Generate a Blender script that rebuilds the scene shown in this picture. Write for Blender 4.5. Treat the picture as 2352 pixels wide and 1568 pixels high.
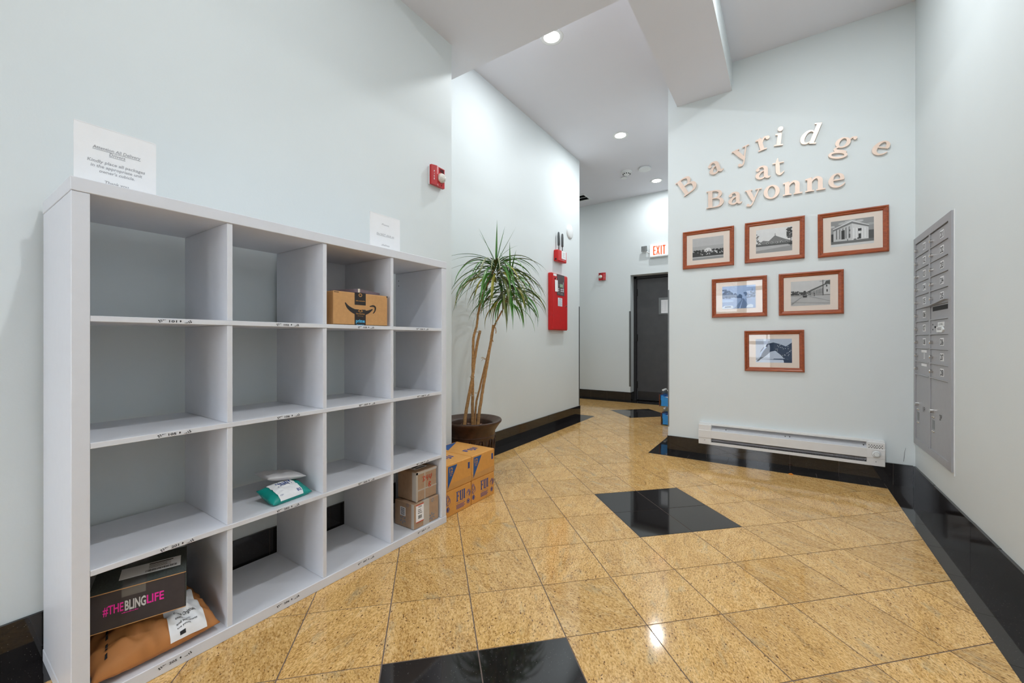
import bpy, bmesh, math, random
from mathutils import Vector, Matrix
S = bpy.context.scene
for o in list(bpy.data.objects): bpy.data.objects.remove(o)
COL = S.collection
PI = math.pi

# ------------------------------------------------------------ camera, world, light, exposure
cam = bpy.data.cameras.new('camera'); camo = bpy.data.objects.new('camera', cam); COL.objects.link(camo)
camo.location = (0, 0, 1.03); camo.rotation_euler = (PI/2, 0, math.radians(33.8))
cam.sensor_width = 36; cam.lens = 938.2/2352*36; cam.shift_y = -2/2352; cam.clip_start = 0.02
S.camera = camo
W = bpy.data.worlds.new('sky'); S.world = W; W.use_nodes = True
W.node_tree.nodes['Background'].inputs[0].default_value = (0.85, 0.92, 1.0, 1)
W.node_tree.nodes['Background'].inputs[1].default_value = 7.0
S.view_settings.view_transform = 'Standard'; S.view_settings.look = 'None'
S.view_settings.gamma = 1; S.view_settings.use_curve_mapping = False
S.view_settings.exposure = 0.37
LAMP_W = 12.4
TRAY_W = 11.3

# ------------------------------------------------------------ materials
def lin(c):
    return tuple(((v/255)/12.92 if v/255 <= .04045 else ((v/255+.055)/1.055)**2.4) for v in c) + (1,)
class NT:
    def __init__(s, name):
        s.m = bpy.data.materials.new(name); s.m.use_nodes = True
        s.t = s.m.node_tree; s.b = s.t.nodes['Principled BSDF']
    def n(s, typ, **kw):
        x = s.t.nodes.new(typ)
        for k, v in kw.items():
            if k.startswith('_'): setattr(x, k[1:], v)
            else: x.inputs[k.replace('_', ' ')].default_value = v
        return x
    def l(s, a, b): s.t.links.new(a, b)
def mat(name, col, rough=.5, metal=0, noise=0.04, nscale=30, bump=0, bscale=200, spec=.5, coat=0, emit=None, es=0, trans=0):
    q = NT(name); b = q.b
    c = lin(col); tc = q.n('ShaderNodeTexCoord')
    nz = q.n('ShaderNodeTexNoise', Scale=nscale, Detail=3.0); q.l(tc.outputs['Object'], nz.inputs['Vector'])
    rp = q.n('ShaderNodeValToRGB'); rp.color_ramp.elements[0].position = .3; rp.color_ramp.elements[1].position = .7
    rp.color_ramp.elements[0].color = tuple(max(0, v*(1-noise)) for v in c[:3]) + (1,)
    rp.color_ramp.elements[1].color = tuple(min(1, v*(1+noise)) for v in c[:3]) + (1,)
    q.l(nz.outputs['Fac'], rp.inputs['Fac']); q.l(rp.outputs['Color'], b.inputs['Base Color'])
    b.inputs['Roughness'].default_value = rough; b.inputs['Metallic'].default_value = metal
    b.inputs['Specular IOR Level'].default_value = spec; b.inputs['Coat Weight'].default_value = coat
    if bump:
        n2 = q.n('ShaderNodeTexNoise', Scale=bscale, Detail=2.0); q.l(tc.outputs['Object'], n2.inputs['Vector'])
        bp = q.n('ShaderNodeBump', Strength=bump, Distance=.002); q.l(n2.outputs['Fac'], bp.inputs['Height']); q.l(bp.outputs['Normal'], b.inputs['Normal'])
    if emit:
        b.inputs['Emission Color'].default_value = lin(emit); b.inputs['Emission Strength'].default_value = es
    if trans: b.inputs['Transmission Weight'].default_value = trans; b.inputs['IOR'].default_value = 1.2
    return q.m
def granite():
    q = NT('gold_granite'); b = q.b
    tc = q.n('ShaderNodeTexCoord'); oi = q.n('ShaderNodeObjectInfo')
    mul = q.n('ShaderNodeMath', _operation='MULTIPLY'); mul.inputs[1].default_value = 37.0; q.l(oi.outputs['Random'], mul.inputs[0])
    cmb = q.n('ShaderNodeCombineXYZ'); q.l(mul.outputs[0], cmb.inputs[0]); q.l(mul.outputs[0], cmb.inputs[2])
    rot = q.n('ShaderNodeVectorRotate', _rotation_type='Z_AXIS'); q.l(tc.outputs['Object'], rot.inputs['Vector'])
    ra = q.n('ShaderNodeMath', _operation='MULTIPLY_ADD'); ra.inputs[1].default_value = 1.3; ra.inputs[2].default_value = 0.2
    q.l(oi.outputs['Random'], ra.inputs[0]); q.l(ra.outputs[0], rot.inputs['Angle'])
    add = q.n('ShaderNodeVectorMath', _operation='ADD'); q.l(rot.outputs[0], add.inputs[0]); q.l(cmb.outputs[0], add.inputs[1])
    def noise(scale, sx=1, sy=1, det=5, rough=.6, dist=0):
        mp = q.n('ShaderNodeMapping'); mp.inputs['Scale'].default_value = (sx, sy, 1); q.l(add.outputs[0], mp.inputs['Vector'])
        z = q.n('ShaderNodeTexNoise', Scale=scale, Detail=float(det), Roughness=rough, Distortion=float(dist)); q.l(mp.outputs[0], z.inputs['Vector'])
        return z.outputs['Fac']
    def ramp(src, stops):
        r = q.n('ShaderNodeValToRGB'); e = r.color_ramp.elements
        while len(e) < len(stops): e.new(.5)
        for x, (p, c) in zip(e, stops): x.position = p; x.color = c
        q.l(src, r.inputs['Fac']); return r.outputs['Color']
    def mix(a, bb, fac, mode='MIX'):
        m = q.n('ShaderNodeMix', _data_type='RGBA', _blend_type=mode)
        q.l(a, m.inputs[6]); 
        if isinstance(bb, tuple): m.inputs[7].default_value = bb
        else: q.l(bb, m.inputs[7])
        if isinstance(fac, float): m.inputs[0].default_value = fac
        else: q.l(fac, m.inputs[0])
        return m.outputs[2]
    base = ramp(noise(5.5, 1, 3.0, 7, .72, 1.0), [(.30, lin((132, 104, 62))), (.42, lin((196, 146, 78))), (.54, lin((228, 180, 108))), (.70, lin((240, 208, 156)))])
    fine = ramp(noise(95, 1, 1.9, 4, .7), [(.36, lin((112, 78, 42))), (.47, lin((212, 166, 98))), (.64, lin((250, 216, 160)))])
    c1 = mix(base, fine, .55)
    grey = ramp(noise(7, 1, 2.5, 4), [(.58, (0, 0, 0, 1)), (.72, (1, 1, 1, 1))])
    gm = q.n('ShaderNodeMath', _operation='MULTIPLY'); gm.inputs[1].default_value = .38; q.l(grey, gm.inputs[0])
    c2 = mix(c1, lin((158, 160, 138)), gm.outputs[0])
    dots = ramp(noise(88, 1, 1.7, 2, .5), [(.655, (0, 0, 0, 1)), (.69, (1, 1, 1, 1))])
    dm = q.n('ShaderNodeMath', _operation='MULTIPLY'); dm.inputs[1].default_value = .9; q.l(dots, dm.inputs[0])
    c3 = mix(c2, lin((82, 46, 26)), dm.outputs[0])
    # slight per-tile tone
    tone = q.n('ShaderNodeHueSaturation'); q.l(c3, tone.inputs['Color'])
    tv = q.n('ShaderNodeMath', _operation='MULTIPLY_ADD'); tv.inputs[1].default_value = .14; tv.inputs[2].default_value = .93; q.l(oi.outputs['Random'], tv.inputs[0]); q.l(tv.outputs[0], tone.inputs['Value'])
    q.l(tone.outputs[0], b.inputs['Base Color'])
    b.inputs['Roughness'].default_value = .09; b.inputs['Specular IOR Level'].default_value = .5
    return q.m
def blackstone():
    q = NT('black_granite'); b = q.b
    tc = q.n('ShaderNodeTexCoord'); v = q.n('ShaderNodeTexVoronoi', Scale=120.0); q.l(tc.outputs['Object'], v.inputs['Vector'])
    r = q.n('ShaderNodeValToRGB'); r.color_ramp.elements[0].position = .03; r.color_ramp.elements[0].color = (.25, .24, .22, 1)
    r.color_ramp.elements[1].position = .12; r.color_ramp.elements[1].color = lin((34, 31, 31))
    q.l(v.outputs['Distance'], r.inputs['Fac'])
    q.l(r.outputs['Color'], b.inputs['Base Color']); b.inputs['Roughness'].default_value = .05; b.inputs['Specular IOR Level'].default_value = .6
    return q.m
def woodmat(name, dark, light):
    q = NT(name); tc = q.n('ShaderNodeTexCoord'); mp = q.n('ShaderNodeMapping'); mp.inputs['Scale'].default_value = (6, 40, 40)
    q.l(tc.outputs['Object'], mp.inputs['Vector']); z = q.n('ShaderNodeTexNoise', Scale=3.0, Detail=5.0); q.l(mp.outputs[0], z.inputs['Vector'])
    r = q.n('ShaderNodeValToRGB'); r.color_ramp.elements[0].position = .35; r.color_ramp.elements[0].color = lin(dark); r.color_ramp.elements[1].position = .65; r.color_ramp.elements[1].color = lin(light)
    q.l(z.outputs['Fac'], r.inputs['Fac']); q.l(r.outputs['Color'], q.b.inputs['Base Color'])
    q.b.inputs['Roughness'].default_value = .28; q.b.inputs['Coat Weight'].default_value = .3
    return q.m
def glassmat(name, tint=(1, 1, 1), fac=1.0, rough=0.0):
    q = NT(name); t = q.t; t.nodes.remove(q.b); out = t.nodes['Material Output']
    tr = q.n('ShaderNodeBsdfTransparent'); tr.inputs[0].default_value = tint + (1,)
    gl = q.n('ShaderNodeBsdfGlossy'); gl.inputs['Roughness'].default_value = rough
    lw = q.n('ShaderNodeLayerWeight', Blend=.5); pw = q.n('ShaderNodeMath', _operation='POWER'); q.l(lw.outputs['Facing'], pw.inputs[0]); pw.inputs[1].default_value = 5.0
    ma = q.n('ShaderNodeMath', _operation='MULTIPLY_ADD'); q.l(pw.outputs[0], ma.inputs[0]); ma.inputs[1].default_value = .92; ma.inputs[2].default_value = .045
    mx = q.n('ShaderNodeMixShader'); q.l(ma.outputs[0], mx.inputs[0])
    q.l(tr.outputs[0], mx.inputs[1]); q.l(gl.outputs[0], mx.inputs[2]); q.l(mx.outputs[0], out.inputs['Surface'])
    return q.m
M = dict(
    wall=mat('wall_paint', (226, 232, 233), .55, noise=.012, nscale=2, bump=.10, bscale=140, spec=.3),
    ceil=mat('ceiling_paint', (232, 232, 238), .8, noise=.01, nscale=2, bump=.05, spec=.2),
    gold=granite(), black=blackstone(),
    grout=mat('grout', (122, 106, 98), .9, noise=.1),
    white=mat('white_laminate', (226, 227, 233), .38, noise=.01, bump=.02, bscale=90),
    whitepaint=mat('white_enamel', (232, 231, 230), .35, noise=.01),
    plastic=mat('white_plastic', (236, 238, 238), .4, noise=.01),
    paper=mat('white_paper', (246, 246, 248), .7, noise=.01),
    ink=mat('black_ink', (34, 34, 38), .6),
    greyink=mat('grey_ink', (168, 168, 172), .6),
    red=mat('red_enamel', (205, 22, 24), .32, noise=.04),
    redplastic=mat('red_plastic', (190, 24, 30), .35),
    steel=mat('grey_painted_metal', (170, 170, 174), .45, noise=.02, metal=.15),
    chrome=mat('chrome', (215, 213, 210), .18, metal=1.0, noise=.02),
    guard=mat('brushed_steel', (128, 130, 130), .35, metal=.8),
    dark=mat('dark_gap', (22, 22, 24), .7),
    door=mat('black_door_paint', (76, 76, 78), .42, noise=.08, nscale=9, bump=.05),
    doorframe=mat('black_frame_paint', (34, 34, 36), .4),
    cardboard=mat('brown_cardboard', (206, 156, 102), .8, noise=.05, nscale=60),
    cardboard2=mat('taped_cardboard', (172, 142, 116), .55, noise=.07, nscale=40, coat=.3),
    orangecard=mat('orange_cardboard', (222, 158, 78), .65, noise=.04, nscale=50),
    kraft=mat('kraft_paper', (190, 126, 70), .7, noise=.08, nscale=14, bump=.2, bscale=60),
    tape=mat('packing_tape', (206, 150, 84), .25, noise=.03),
    cleartape=mat('clear_tape', (190, 182, 172), .12, noise=.03),
    blacktape=mat('black_tape', (42, 38, 38), .35),
    darkbox=mat('black_carton', (58, 52, 54), .6, noise=.08, nscale=40),
    darktop=mat('black_patterned_carton', (72, 78, 76), .55, noise=.35, nscale=220),
    pink=mat('pink_print', (238, 40, 165), .5),
    silver=mat('silver_print', (205, 205, 205), .4),
    blue=mat('blue_print', (30, 84, 148), .6), fijiblue=mat('navy_print', (44, 72, 140), .6),
    lblue=mat('light_blue_print', (90, 190, 235), .5),
    greyblue=mat('grey_blue_print', (118, 128, 142), .6),
    teal=mat('teal_plastic', (8, 150, 140), .3, noise=.12, nscale=25),
    poly=mat('white_mailer', (214, 212, 214), .4, noise=.03, bump=.2, bscale=30),
    purple=mat('grey_purple_cover', (118, 102, 112), .5, noise=.05),
    bronze=mat('rose_bronze', (238, 214, 198), .36, metal=.3, noise=.03),
    bronzeside=mat('bronze_side', (130, 118, 112), .4, metal=.6),
    frame=woodmat('mahogany', (140, 62, 28), (172, 84, 40)),
    matboard=mat('cream_mat', (236, 221, 209), .85, noise=.01),
    glass=glassmat('picture_glass'),
    windowglass=glassmat('window_glass'),
    leaf=mat('leaf_green', (74, 128, 46), .38, noise=.35, nscale=14, coat=.2),
    leafold=mat('leaf_yellowing', (150, 146, 54), .45, noise=.3, nscale=12),
    leafmid=mat('leaf_red_edged', (110, 118, 66), .4, noise=.25, nscale=12),
    stem=mat('cane_bark', (186, 142, 92), .75, noise=.22, nscale=70, bump=.6, bscale=120),
    tie=mat('tie_twine', (200, 180, 150), .7),
    pot=mat('brown_pot', (74, 50, 36), .38, noise=.3, nscale=28),
    soil=mat('soil', (70, 48, 36), .95, noise=.4, nscale=60, bump=.8, bscale=60),
    chips=mat('bark_chips', (190, 150, 130), .9),
    lens=mat('lamp_lens', (255, 255, 255), .4, emit=(255, 250, 242), es=14.0),
    exitface=mat('exit_face', (240, 242, 242), .4, emit=(240, 246, 246), es=.25),
    exitred=mat('exit_letters', (250, 96, 50), .5, emit=(255, 90, 40), es=.55),
    lcd=mat('lcd_green', (150, 180, 150), .3),
    panelgrey=mat('panel_graphite', (84, 72, 74), .4),
    strobe=mat('strobe_lens', (225, 222, 212), .08, noise=.25, nscale=60, spec=.8, coat=1.0),
    bottle=glassmat('bottle_plastic', (.86, .93, .98), rough=.08), water_label=mat('bottle_label_blue', (48, 150, 226), .4, noise=.05),
    wlabel=mat('bottle_label_white', (225, 236, 245), .4), orange=mat('orange_print', (246, 150, 30), .5),
    marker=mat('red_marker', (205, 62, 38), .5),
    metalgrey=mat('heater_back', (205, 207, 212), .45, metal=.1),
    asphalt=mat('asphalt', (96, 96, 98), .9), pave=mat('pavement', (170, 168, 165), .9),
    facade=mat('street_facade', (165, 170, 180), .9), carpaint=mat('car_paint', (230, 232, 235), .2),
    fin=mat('heater_fins', (205, 205, 210), .4, metal=.2),
    antenna=mat('antenna_grey', (84, 88, 90), .45), crumb=mat('orange_crumb', (236, 140, 20), .6), chip=mat('white_chip', (226, 214, 196), .6),
)
GR = {}
def grey(v, tint=0):
    k = (v, tint)
    if k not in GR: GR[k] = mat('photo_tone', (max(0, v-int(tint*26)), v, min(255, v+int(tint*40))), .9, noise=.03)
    return GR[k]

# ------------------------------------------------------------ object helpers
def tag(o, label=None, cat=None, group=None, kind=None):
    if label: o['label'] = label
    if cat: o['category'] = cat
    if group: o['group'] = group
    if kind: o['kind'] = kind
    return o
def thing(name, loc, label, cat, rz=0, group=None):
    o = bpy.data.objects.new(name, None); COL.objects.link(o); o.empty_display_size = .05
    o.location = loc; o.rotation_euler = (0, 0, rz)
    return tag(o, label, cat, group)
class MB:
    def __init__(s, jit=0): s.v = []; s.f = []; s.mi = []; s.m = 0; s.jit = jit; s.k = 0
    def _j(s, y0): s.k += 1; return y0-s.jit*s.k   # tiny step so overlapping strokes never share one plane
    def add(s, vs, fs):
        k = len(s.v); s.v += [tuple(p) for p in vs]
        for f in fs: s.f.append([i+k for i in f]); s.mi.append(s.m)
    def box(s, x0, x1, y0, y1, z0, z1):
        x0, x1 = min(x0, x1), max(x0, x1); y0, y1 = min(y0, y1), max(y0, y1); z0, z1 = min(z0, z1), max(z0, z1)
        if s.jit: y0 = s._j(y0)
        s.add([(x0,y0,z0),(x1,y0,z0),(x1,y1,z0),(x0,y1,z0),(x0,y0,z1),(x1,y0,z1),(x1,y1,z1),(x0,y1,z1)],
              [(3,2,1,0),(4,5,6,7),(0,1,5,4),(1,2,6,5),(2,3,7,6),(3,0,4,7)])
    def bbox(s, x0, x1, y0, y1, z0, z1, b=.003):
        # chamfered box
        x0, x1 = min(x0, x1), max(x0, x1); y0, y1 = min(y0, y1), max(y0, y1); z0, z1 = min(z0, z1), max(z0, z1)
        bm = bmesh.new(); bmesh.ops.create_cube(bm, size=1)
        for v in bm.verts: v.co = Vector(((x0+x1)/2+v.co.x*(x1-x0), (y0+y1)/2+v.co.y*(y1-y0), (z0+z1)/2+v.co.z*(z1-z0)))
        bmesh.ops.bevel(bm, geom=bm.edges[:]+bm.verts[:], offset=b, segments=1, profile=.5, affect='EDGES')
        bm.verts.index_update(); s.add([v.co for v in bm.verts], [[v.index for v in f.verts] for f in bm.faces]); bm.free()
    def quad(s, *p): s.add(p, [tuple(range(len(p)))])
    def prism(s, pts, y0, y1):
        # 2D outline (x,z) CCW seen from -y, extruded from front y0 to back y1
        y0 = s._j(y0); n = len(pts); s.add([(x, y0, z) for x, z in pts]+[(x, y1, z) for x, z in pts],
            [tuple(range(n)), tuple(range(2*n-1, n-1, -1))]+[(i, i+n, (i+1) % n+n, (i+1) % n) for i in range(n)])
    def zprism(s, pts, z0, z1):
        n = len(pts); s.add([(x, y, z0) for x, y in pts]+[(x, y, z1) for x, y in pts],
            [tuple(range(n-1, -1, -1)), tuple(range(n, 2*n))]+[(i, (i+1) % n, (i+1) % n+n, i+n) for i in range(n)])
    def lathe(s, prof, n=24, c=(0, 0, 0), axis='z', cap=True):
        k = len(prof); vs = []
        for j in range(n):
            a = 2*PI*j/n
            for r, h in prof:
                p = (r*math.cos(a), r*math.sin(a), h)
                if axis == 'y': p = (p[0], -p[2], p[1])
                if axis == 'x': p = (p[2], p[0], p[1])
                vs.append((p[0]+c[0], p[1]+c[1], p[2]+c[2]))
        fs = [(j*k+i, ((j+1) % n)*k+i, ((j+1) % n)*k+i+1, j*k+i+1) for j in range(n) for i in range(k-1)]
        if cap:
            fs.append(tuple(j*k for j in range(n-1, -1, -1))); fs.append(tuple(j*k+k-1 for j in range(n)))
        s.add(vs, fs)
    def tube(s, pts, rad, n=8):
        pts = [Vector(p) for p in pts]; rad = rad if isinstance(rad, (list, tuple)) else [rad]*len(pts); vs = []
        for i, p in enumerate(pts):
            d = (pts[min(i+1, len(pts)-1)]-pts[max(i-1, 0)]).normalized()
            a = d.cross(Vector((0, 0, 1)) if abs(d.z) < .9 else Vector((1, 0, 0))).normalized(); b = d.cross(a)
            for j in range(n): vs.append(p+(a*math.cos(2*PI*j/n)+b*math.sin(2*PI*j/n))*rad[i])
        m = len(pts)
        fs = [(i*n+j, i*n+(j+1) % n, (i+1)*n+(j+1) % n, (i+1)*n+j) for i in range(m-1) for j in range(n)]
        fs += [tuple(range(n-1, -1, -1)), tuple(range((m-1)*n, m*n))]
        s.add(vs, fs)
    def strip(s, L, R, y0, y1):
        # extruded ribbon between two 2D polylines
        y0 = s._j(y0); n = len(L); vs = [(x, y0, z) for x, z in L+R]+[(x, y1, z) for x, z in L+R]; fs = []
        for i in range(n-1):
            fs += [(i, n+i, n+i+1, i+1), (2*n+i+1, 3*n+i+1, 3*n+i, 2*n+i), (i, i+1, 2*n+i+1, 2*n+i), (n+i+1, n+i, 3*n+i, 3*n+i+1)]
        fs += [(0, 2*n, 3*n, n), (n-1, 2*n-1, 4*n-1, 3*n-1)]
        s.add(vs, fs)
    def mesh(s, name, mats, smooth=False):
        me = bpy.data.meshes.new(name); me.from_pydata(s.v, [], s.f)
        for m in (mats if isinstance(mats, (list, tuple)) else [mats]): me.materials.append(m)
        me.polygons.foreach_set('material_index', s.mi)
        bm = bmesh.new(); bm.from_mesh(me); bmesh.ops.recalc_face_normals(bm, faces=bm.faces[:]); bm.to_mesh(me); bm.free()
        if smooth: me.polygons.foreach_set('use_smooth', [True]*len(me.polygons))
        me.update(); return me
    def obj(s, name, mats, parent=None, loc=(0, 0, 0), smooth=False, rot=None):
        o = bpy.data.objects.new(name, s.mesh(name, mats, smooth)); COL.objects.link(o); o.location = loc
        if rot: o.rotation_euler = rot
        if parent: o.parent = parent
        return o
def link(me, name, parent=None, loc=(0, 0, 0), rot=None):
    o = bpy.data.objects.new(name, me); COL.objects.link(o); o.location = loc
    if rot: o.rotation_euler = rot
    if parent: o.parent = parent
    return o
def box(name, b, m, parent=None, bev=0):
    q = MB(); (q.bbox(*b, b=bev) if bev else q.box(*b)); return q.obj(name, m, parent)
def struct(name, q, m): return tag(q.obj(name, m), kind='structure')
def clone(root, loc, label, rz=None, group=None):
    def cp(o, par):
        c = o.copy(); COL.objects.link(c); c.parent = par
        for ch in [x for x in bpy.data.objects if x.parent == o]: cp(ch, c)
        return c
    c = cp(root, None); c.location = loc; c['label'] = label
    if rz is not None: c.rotation_euler = (0, 0, rz)
    if group: c['group'] = group
    return c
def textmb(q, body, x, z, h, w=None, y=0, rot=0, align='C', bold=0, shear=0, frame=None):
    cu = bpy.data.curves.new('t', 'FONT'); cu.body = body; cu.size = 1; cu.resolution_u = 2; cu.offset = bold; cu.shear = shear
    ob = bpy.data.objects.new('t', cu); me = bpy.data.meshes.new_from_object(ob)
    vs = [v.co.copy() for v in me.vertices]
    if vs:
        x0 = min(v.x for v in vs); x1 = max(v.x for v in vs); z0 = min(v.y for v in vs); z1 = max(v.y for v in vs)
        sy = h/.72; sx = sy if w is None else w/max(1e-6, (x1-x0))
        ca, sa = math.cos(rot), math.sin(rot)
        ox = {'C': (x0+x1)/2, 'L': x0, 'R': x1}[align]
        out = []
        for v in vs:
            a = (v.x-ox)*sx; b = v.y*sy
            a, b = a*ca-b*sa, a*sa+b*ca
            p = (x+a, y, z+b)
            out.append(frame(p) if frame else p)
        q.add(out, [tuple(f.vertices) for f in me.polygons])
    bpy.data.meshes.remove(me); bpy.data.objects.remove(ob); bpy.data.curves.remove(cu)
def catmull(P, k=5):
    out = []
    for i in range(len(P)-1):
        p0 = P[max(i-1, 0)]; p1 = P[i]; p2 = P[i+1]; p3 = P[min(i+2, len(P)-1)]
        for j in range(k):
            t = j/k
            out.append(tuple(.5*((2*b)+(-a+c)*t+(2*a-5*b+4*c-d)*t*t+(-a+3*b-3*c+d)*t**3) for a, b, c, d in zip(p0, p1, p2, p3)))
    out.append(P[-1]); return out
def stroke(q, P, y0, y1, T=lambda a, b: (a, b), k=5):
    P = catmull(P, k); L = []; R = []
    for i, (x, z, w) in enumerate(P):
        a = P[min(i+1, len(P)-1)]; b = P[max(i-1, 0)]; dx, dz = a[0]-b[0], a[1]-b[1]; n = math.hypot(dx, dz) or 1
        nx, nz = -dz/n*w/2, dx/n*w/2
        L.append(T(x+nx, z+nz)); R.append(T(x-nx, z-nz))
    q.strip(L, R, y0, y1)
def ring(q, c, ro, ri, y0, y1, T=lambda a, b: (a, b), n=28, tilt=0):
    L = []; R = []
    for i in range(n+1):
        a = 2*PI*i/n
        L.append(T(c[0]+ro[0]*math.cos(a), c[1]+ro[1]*math.sin(a)))
        x, z = ri[0]*math.cos(a), ri[1]*math.sin(a); ct, st = math.cos(tilt), math.sin(tilt)
        R.append(T(c[0]+x*ct-z*st, c[1]+x*st+z*ct))
    q.strip(L, R, y0, y1)
def disc(q, c, r, y0, y1, T=lambda a, b: (a, b), n=16):
    q.prism([T(c[0]+r*math.cos(2*PI*i/n), c[1]+r*math.sin(2*PI*i/n)) for i in range(n)], y0, y1)

# ------------------------------------------------------------ the room
XA, XD, XR, YS, YB, Y0 = -2.01, -2.32, .757, 3.955, 6.88, -2.1
q = MB(); q.box(-4.8, XA, Y0-.15, 2.215, 0, 3.6); struct('wall_left', q, M['wall'])
q = MB(); q.box(-4.6, XD, 2.215, 5.11, 0, 3.6); struct('wall_hall_left', q, M['wall'])
q = MB(); q.box(XR, XR+.2, Y0-.15, YS+.3, 0, 3.6); struct('wall_right', q, M['wall'])
q = MB(); q.box(-.905, XR, YS, 7.4, 0, 3.6); struct('wall_back', q, M['wall'])
q = MB(); q.box(-4.8, -2.187, YB, 7.4, 0, 3.6); q.box(-2.187, -.905, YB, 7.4, 2.14, 3.6); q.box(-2.187, -.905, 7.25, 7.4, 0, 2.14); struct('wall_hall_end', q, M['wall'])
q = MB(); q.box(-4.8, -4.6, 5.11, YB, 0, 3.6); struct('wall_hall_side', q, M['wall'])
q = MB(); q.box(-4.8, -.38, 2.50, 7.4, 3.46, 3.62); struct('ceiling', q, M['ceil'])
q = MB(); q.box(-.38, XR, 1.53, YS, 3.41, 3.62); q.box(XA, XR, Y0, 1.53, 3.41, 3.62); struct('ceiling_lobby', q, M['ceil'])
q = MB()
q.box(XD, -.824, 1.53, 2.51, 3.17, 3.44); q.box(-.824, -.3815, 1.53, YS, 3.17, 3.44)
q.m = 1; q.box(-.3815, -.38, 1.53, YS, 3.17, 3.41)
struct('ceiling_soffit', q, [M['ceil'], M['wall']])

# floor: grout bed with stone tiles laid diagonally
q = MB(); q.box(-4.7, .9, Y0-.15, 7.3, -.06, -.0016); floor = struct('floor', q, M['grout'])
TS = .30716; OX, OY = -1.502, 1.7186; h = TS/2**.5
def tij(i, j): return (OX+(i+j)*h, OY+(i-j)*h)
RECTS = [(-1.855, .592, Y0, 3.817), (-2.16, -1.855, 2.365, 3.817), (-2.16, -1.05, 3.817, 6.73), (-4.6, -2.16, 5.26, 6.73)]
def clip(poly, r):
    for ax, sgn, lim in ((0, 1, r[0]), (0, -1, r[1]), (1, 1, r[2]), (1, -1, r[3])):
        out = []
        for k in range(len(poly)):
            a, b = poly[k], poly[(k+1) % len(poly)]; da = sgn*(a[ax]-lim); db = sgn*(b[ax]-lim)
            if da >= 0: out.append(a)
            if (da >= 0) != (db >= 0):
                t = da/(da-db); out.append((a[0]+(b[0]-a[0])*t, a[1]+(b[1]-a[1])*t))
        poly = out
        if not poly: return poly
    return poly
def area(p): return abs(sum(p[i][0]*p[(i+1) % len(p)][1]-p[(i+1) % len(p)][0]*p[i][1] for i in range(len(p))))/2
DIAM = set()
for ci, cj in ((4, 0), (0, 4), (9, -10), (-4, 8), (-8, 12), (5, -5)):
    if (ci, cj) == (5, -5): continue
    for a in (-1, 0):
        for b in (-1, 0): DIAM.add((ci+a, cj+b))
th = math.radians(33.8)
def seen(x, y, m=1.35):
    u = x*math.cos(th)+y*math.sin(th); v = -x*math.sin(th)+y*math.cos(th)
    return v > .55 and abs(u) < v*m+.25 and not (y > 4.0 and x < -2.6 and y < 5.2)
gap = .0021
full = {}
rest = MB()
for i in range(-32, 30):
    for j in range(-30, 34):
        cx, cy = tij(i+.5, j+.5)
        r = TS/2-gap; d = r*2**.5
        sq = [(cx+d, cy), (cx, cy+d), (cx-d, cy), (cx, cy-d)]
        polys = [p for p in (clip(sq, R) for R in RECTS) if len(p) > 2 and area(p) > 2e-5]
        if not polys: continue
        blk = (i, j) in DIAM; m = M['black'] if blk else M['gold']
        if not seen(cx, cy):
            rest.m = 1 if blk else 0
            for p in polys: rest.zprism(p, -.012, 0)
            continue
        if abs(sum(map(area, polys))-4*r*r) < 1e-6 and len(polys) == 1:
            if blk not in full:
                t = MB(); t.zprism([(d, 0), (0, d), (-d, 0), (0, -d)], -.012, 0); full[blk] = t.mesh('tile', m)
            link(full[blk], 'tile', floor, (cx, cy, 0))
        else:
            t = MB()
            for p in polys: t.zprism([(x-cx, y-cy) for x, y in p], -.012, 0)
            t.obj('tile', m, floor, (cx, cy, 0))
tag(rest.obj('tile_field', [M['gold'], M['black']], floor), kind='stuff')
# straight black border tiles along the walls
def bstrip(x0, x1, y0, y1, ax, start, pitch=.305, nm='border_tile'):
    lo, hi = ((y0, y1) if ax == 'y' else (x0, x1)); a = start
    while a > lo: a -= pitch
    while a < hi:
        p, r = max(a, lo)+.0008, min(a+pitch, hi)-.0008
        if r-p > .004:
            t = MB()
            cx, cy = ((x0+x1)/2, (p+r)/2) if ax == 'y' else ((p+r)/2, (y0+y1)/2)
            hx, hy = ((x1-x0)/2-.0008, (r-p)/2) if ax == 'y' else ((r-p)/2, (y1-y0)/2-.0008)
            t.box(-hx, hx, -hy, hy, -.012, 0); t.obj(nm, M['black'], floor, (cx, cy, 0))
        a += pitch
bstrip(-2.01, -1.855, Y0, 2.365, 'y', .12)
bstrip(-2.32, -2.01, 2.215, 2.365, 'x', -2.32)
bstrip(-2.32, -2.16, 2.365, 5.26, 'y', 3.375)
bstrip(-4.6, -2.32, 5.11, 5.26, 'x', -2.32)
bstrip(.592, XR, Y0, YS, 'y', 3.487)
bstrip(-1.05, .592, 3.817, YS, 'x', .197)
bstrip(-1.05, -.905, YS, 6.73, 'y', 4.1)
bstrip(-4.6, -.905, 6.73, YB, 'x', -2.0)
bstrip(-2.187, -.905, YB, 7.2, 'x', -2.0)

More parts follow.
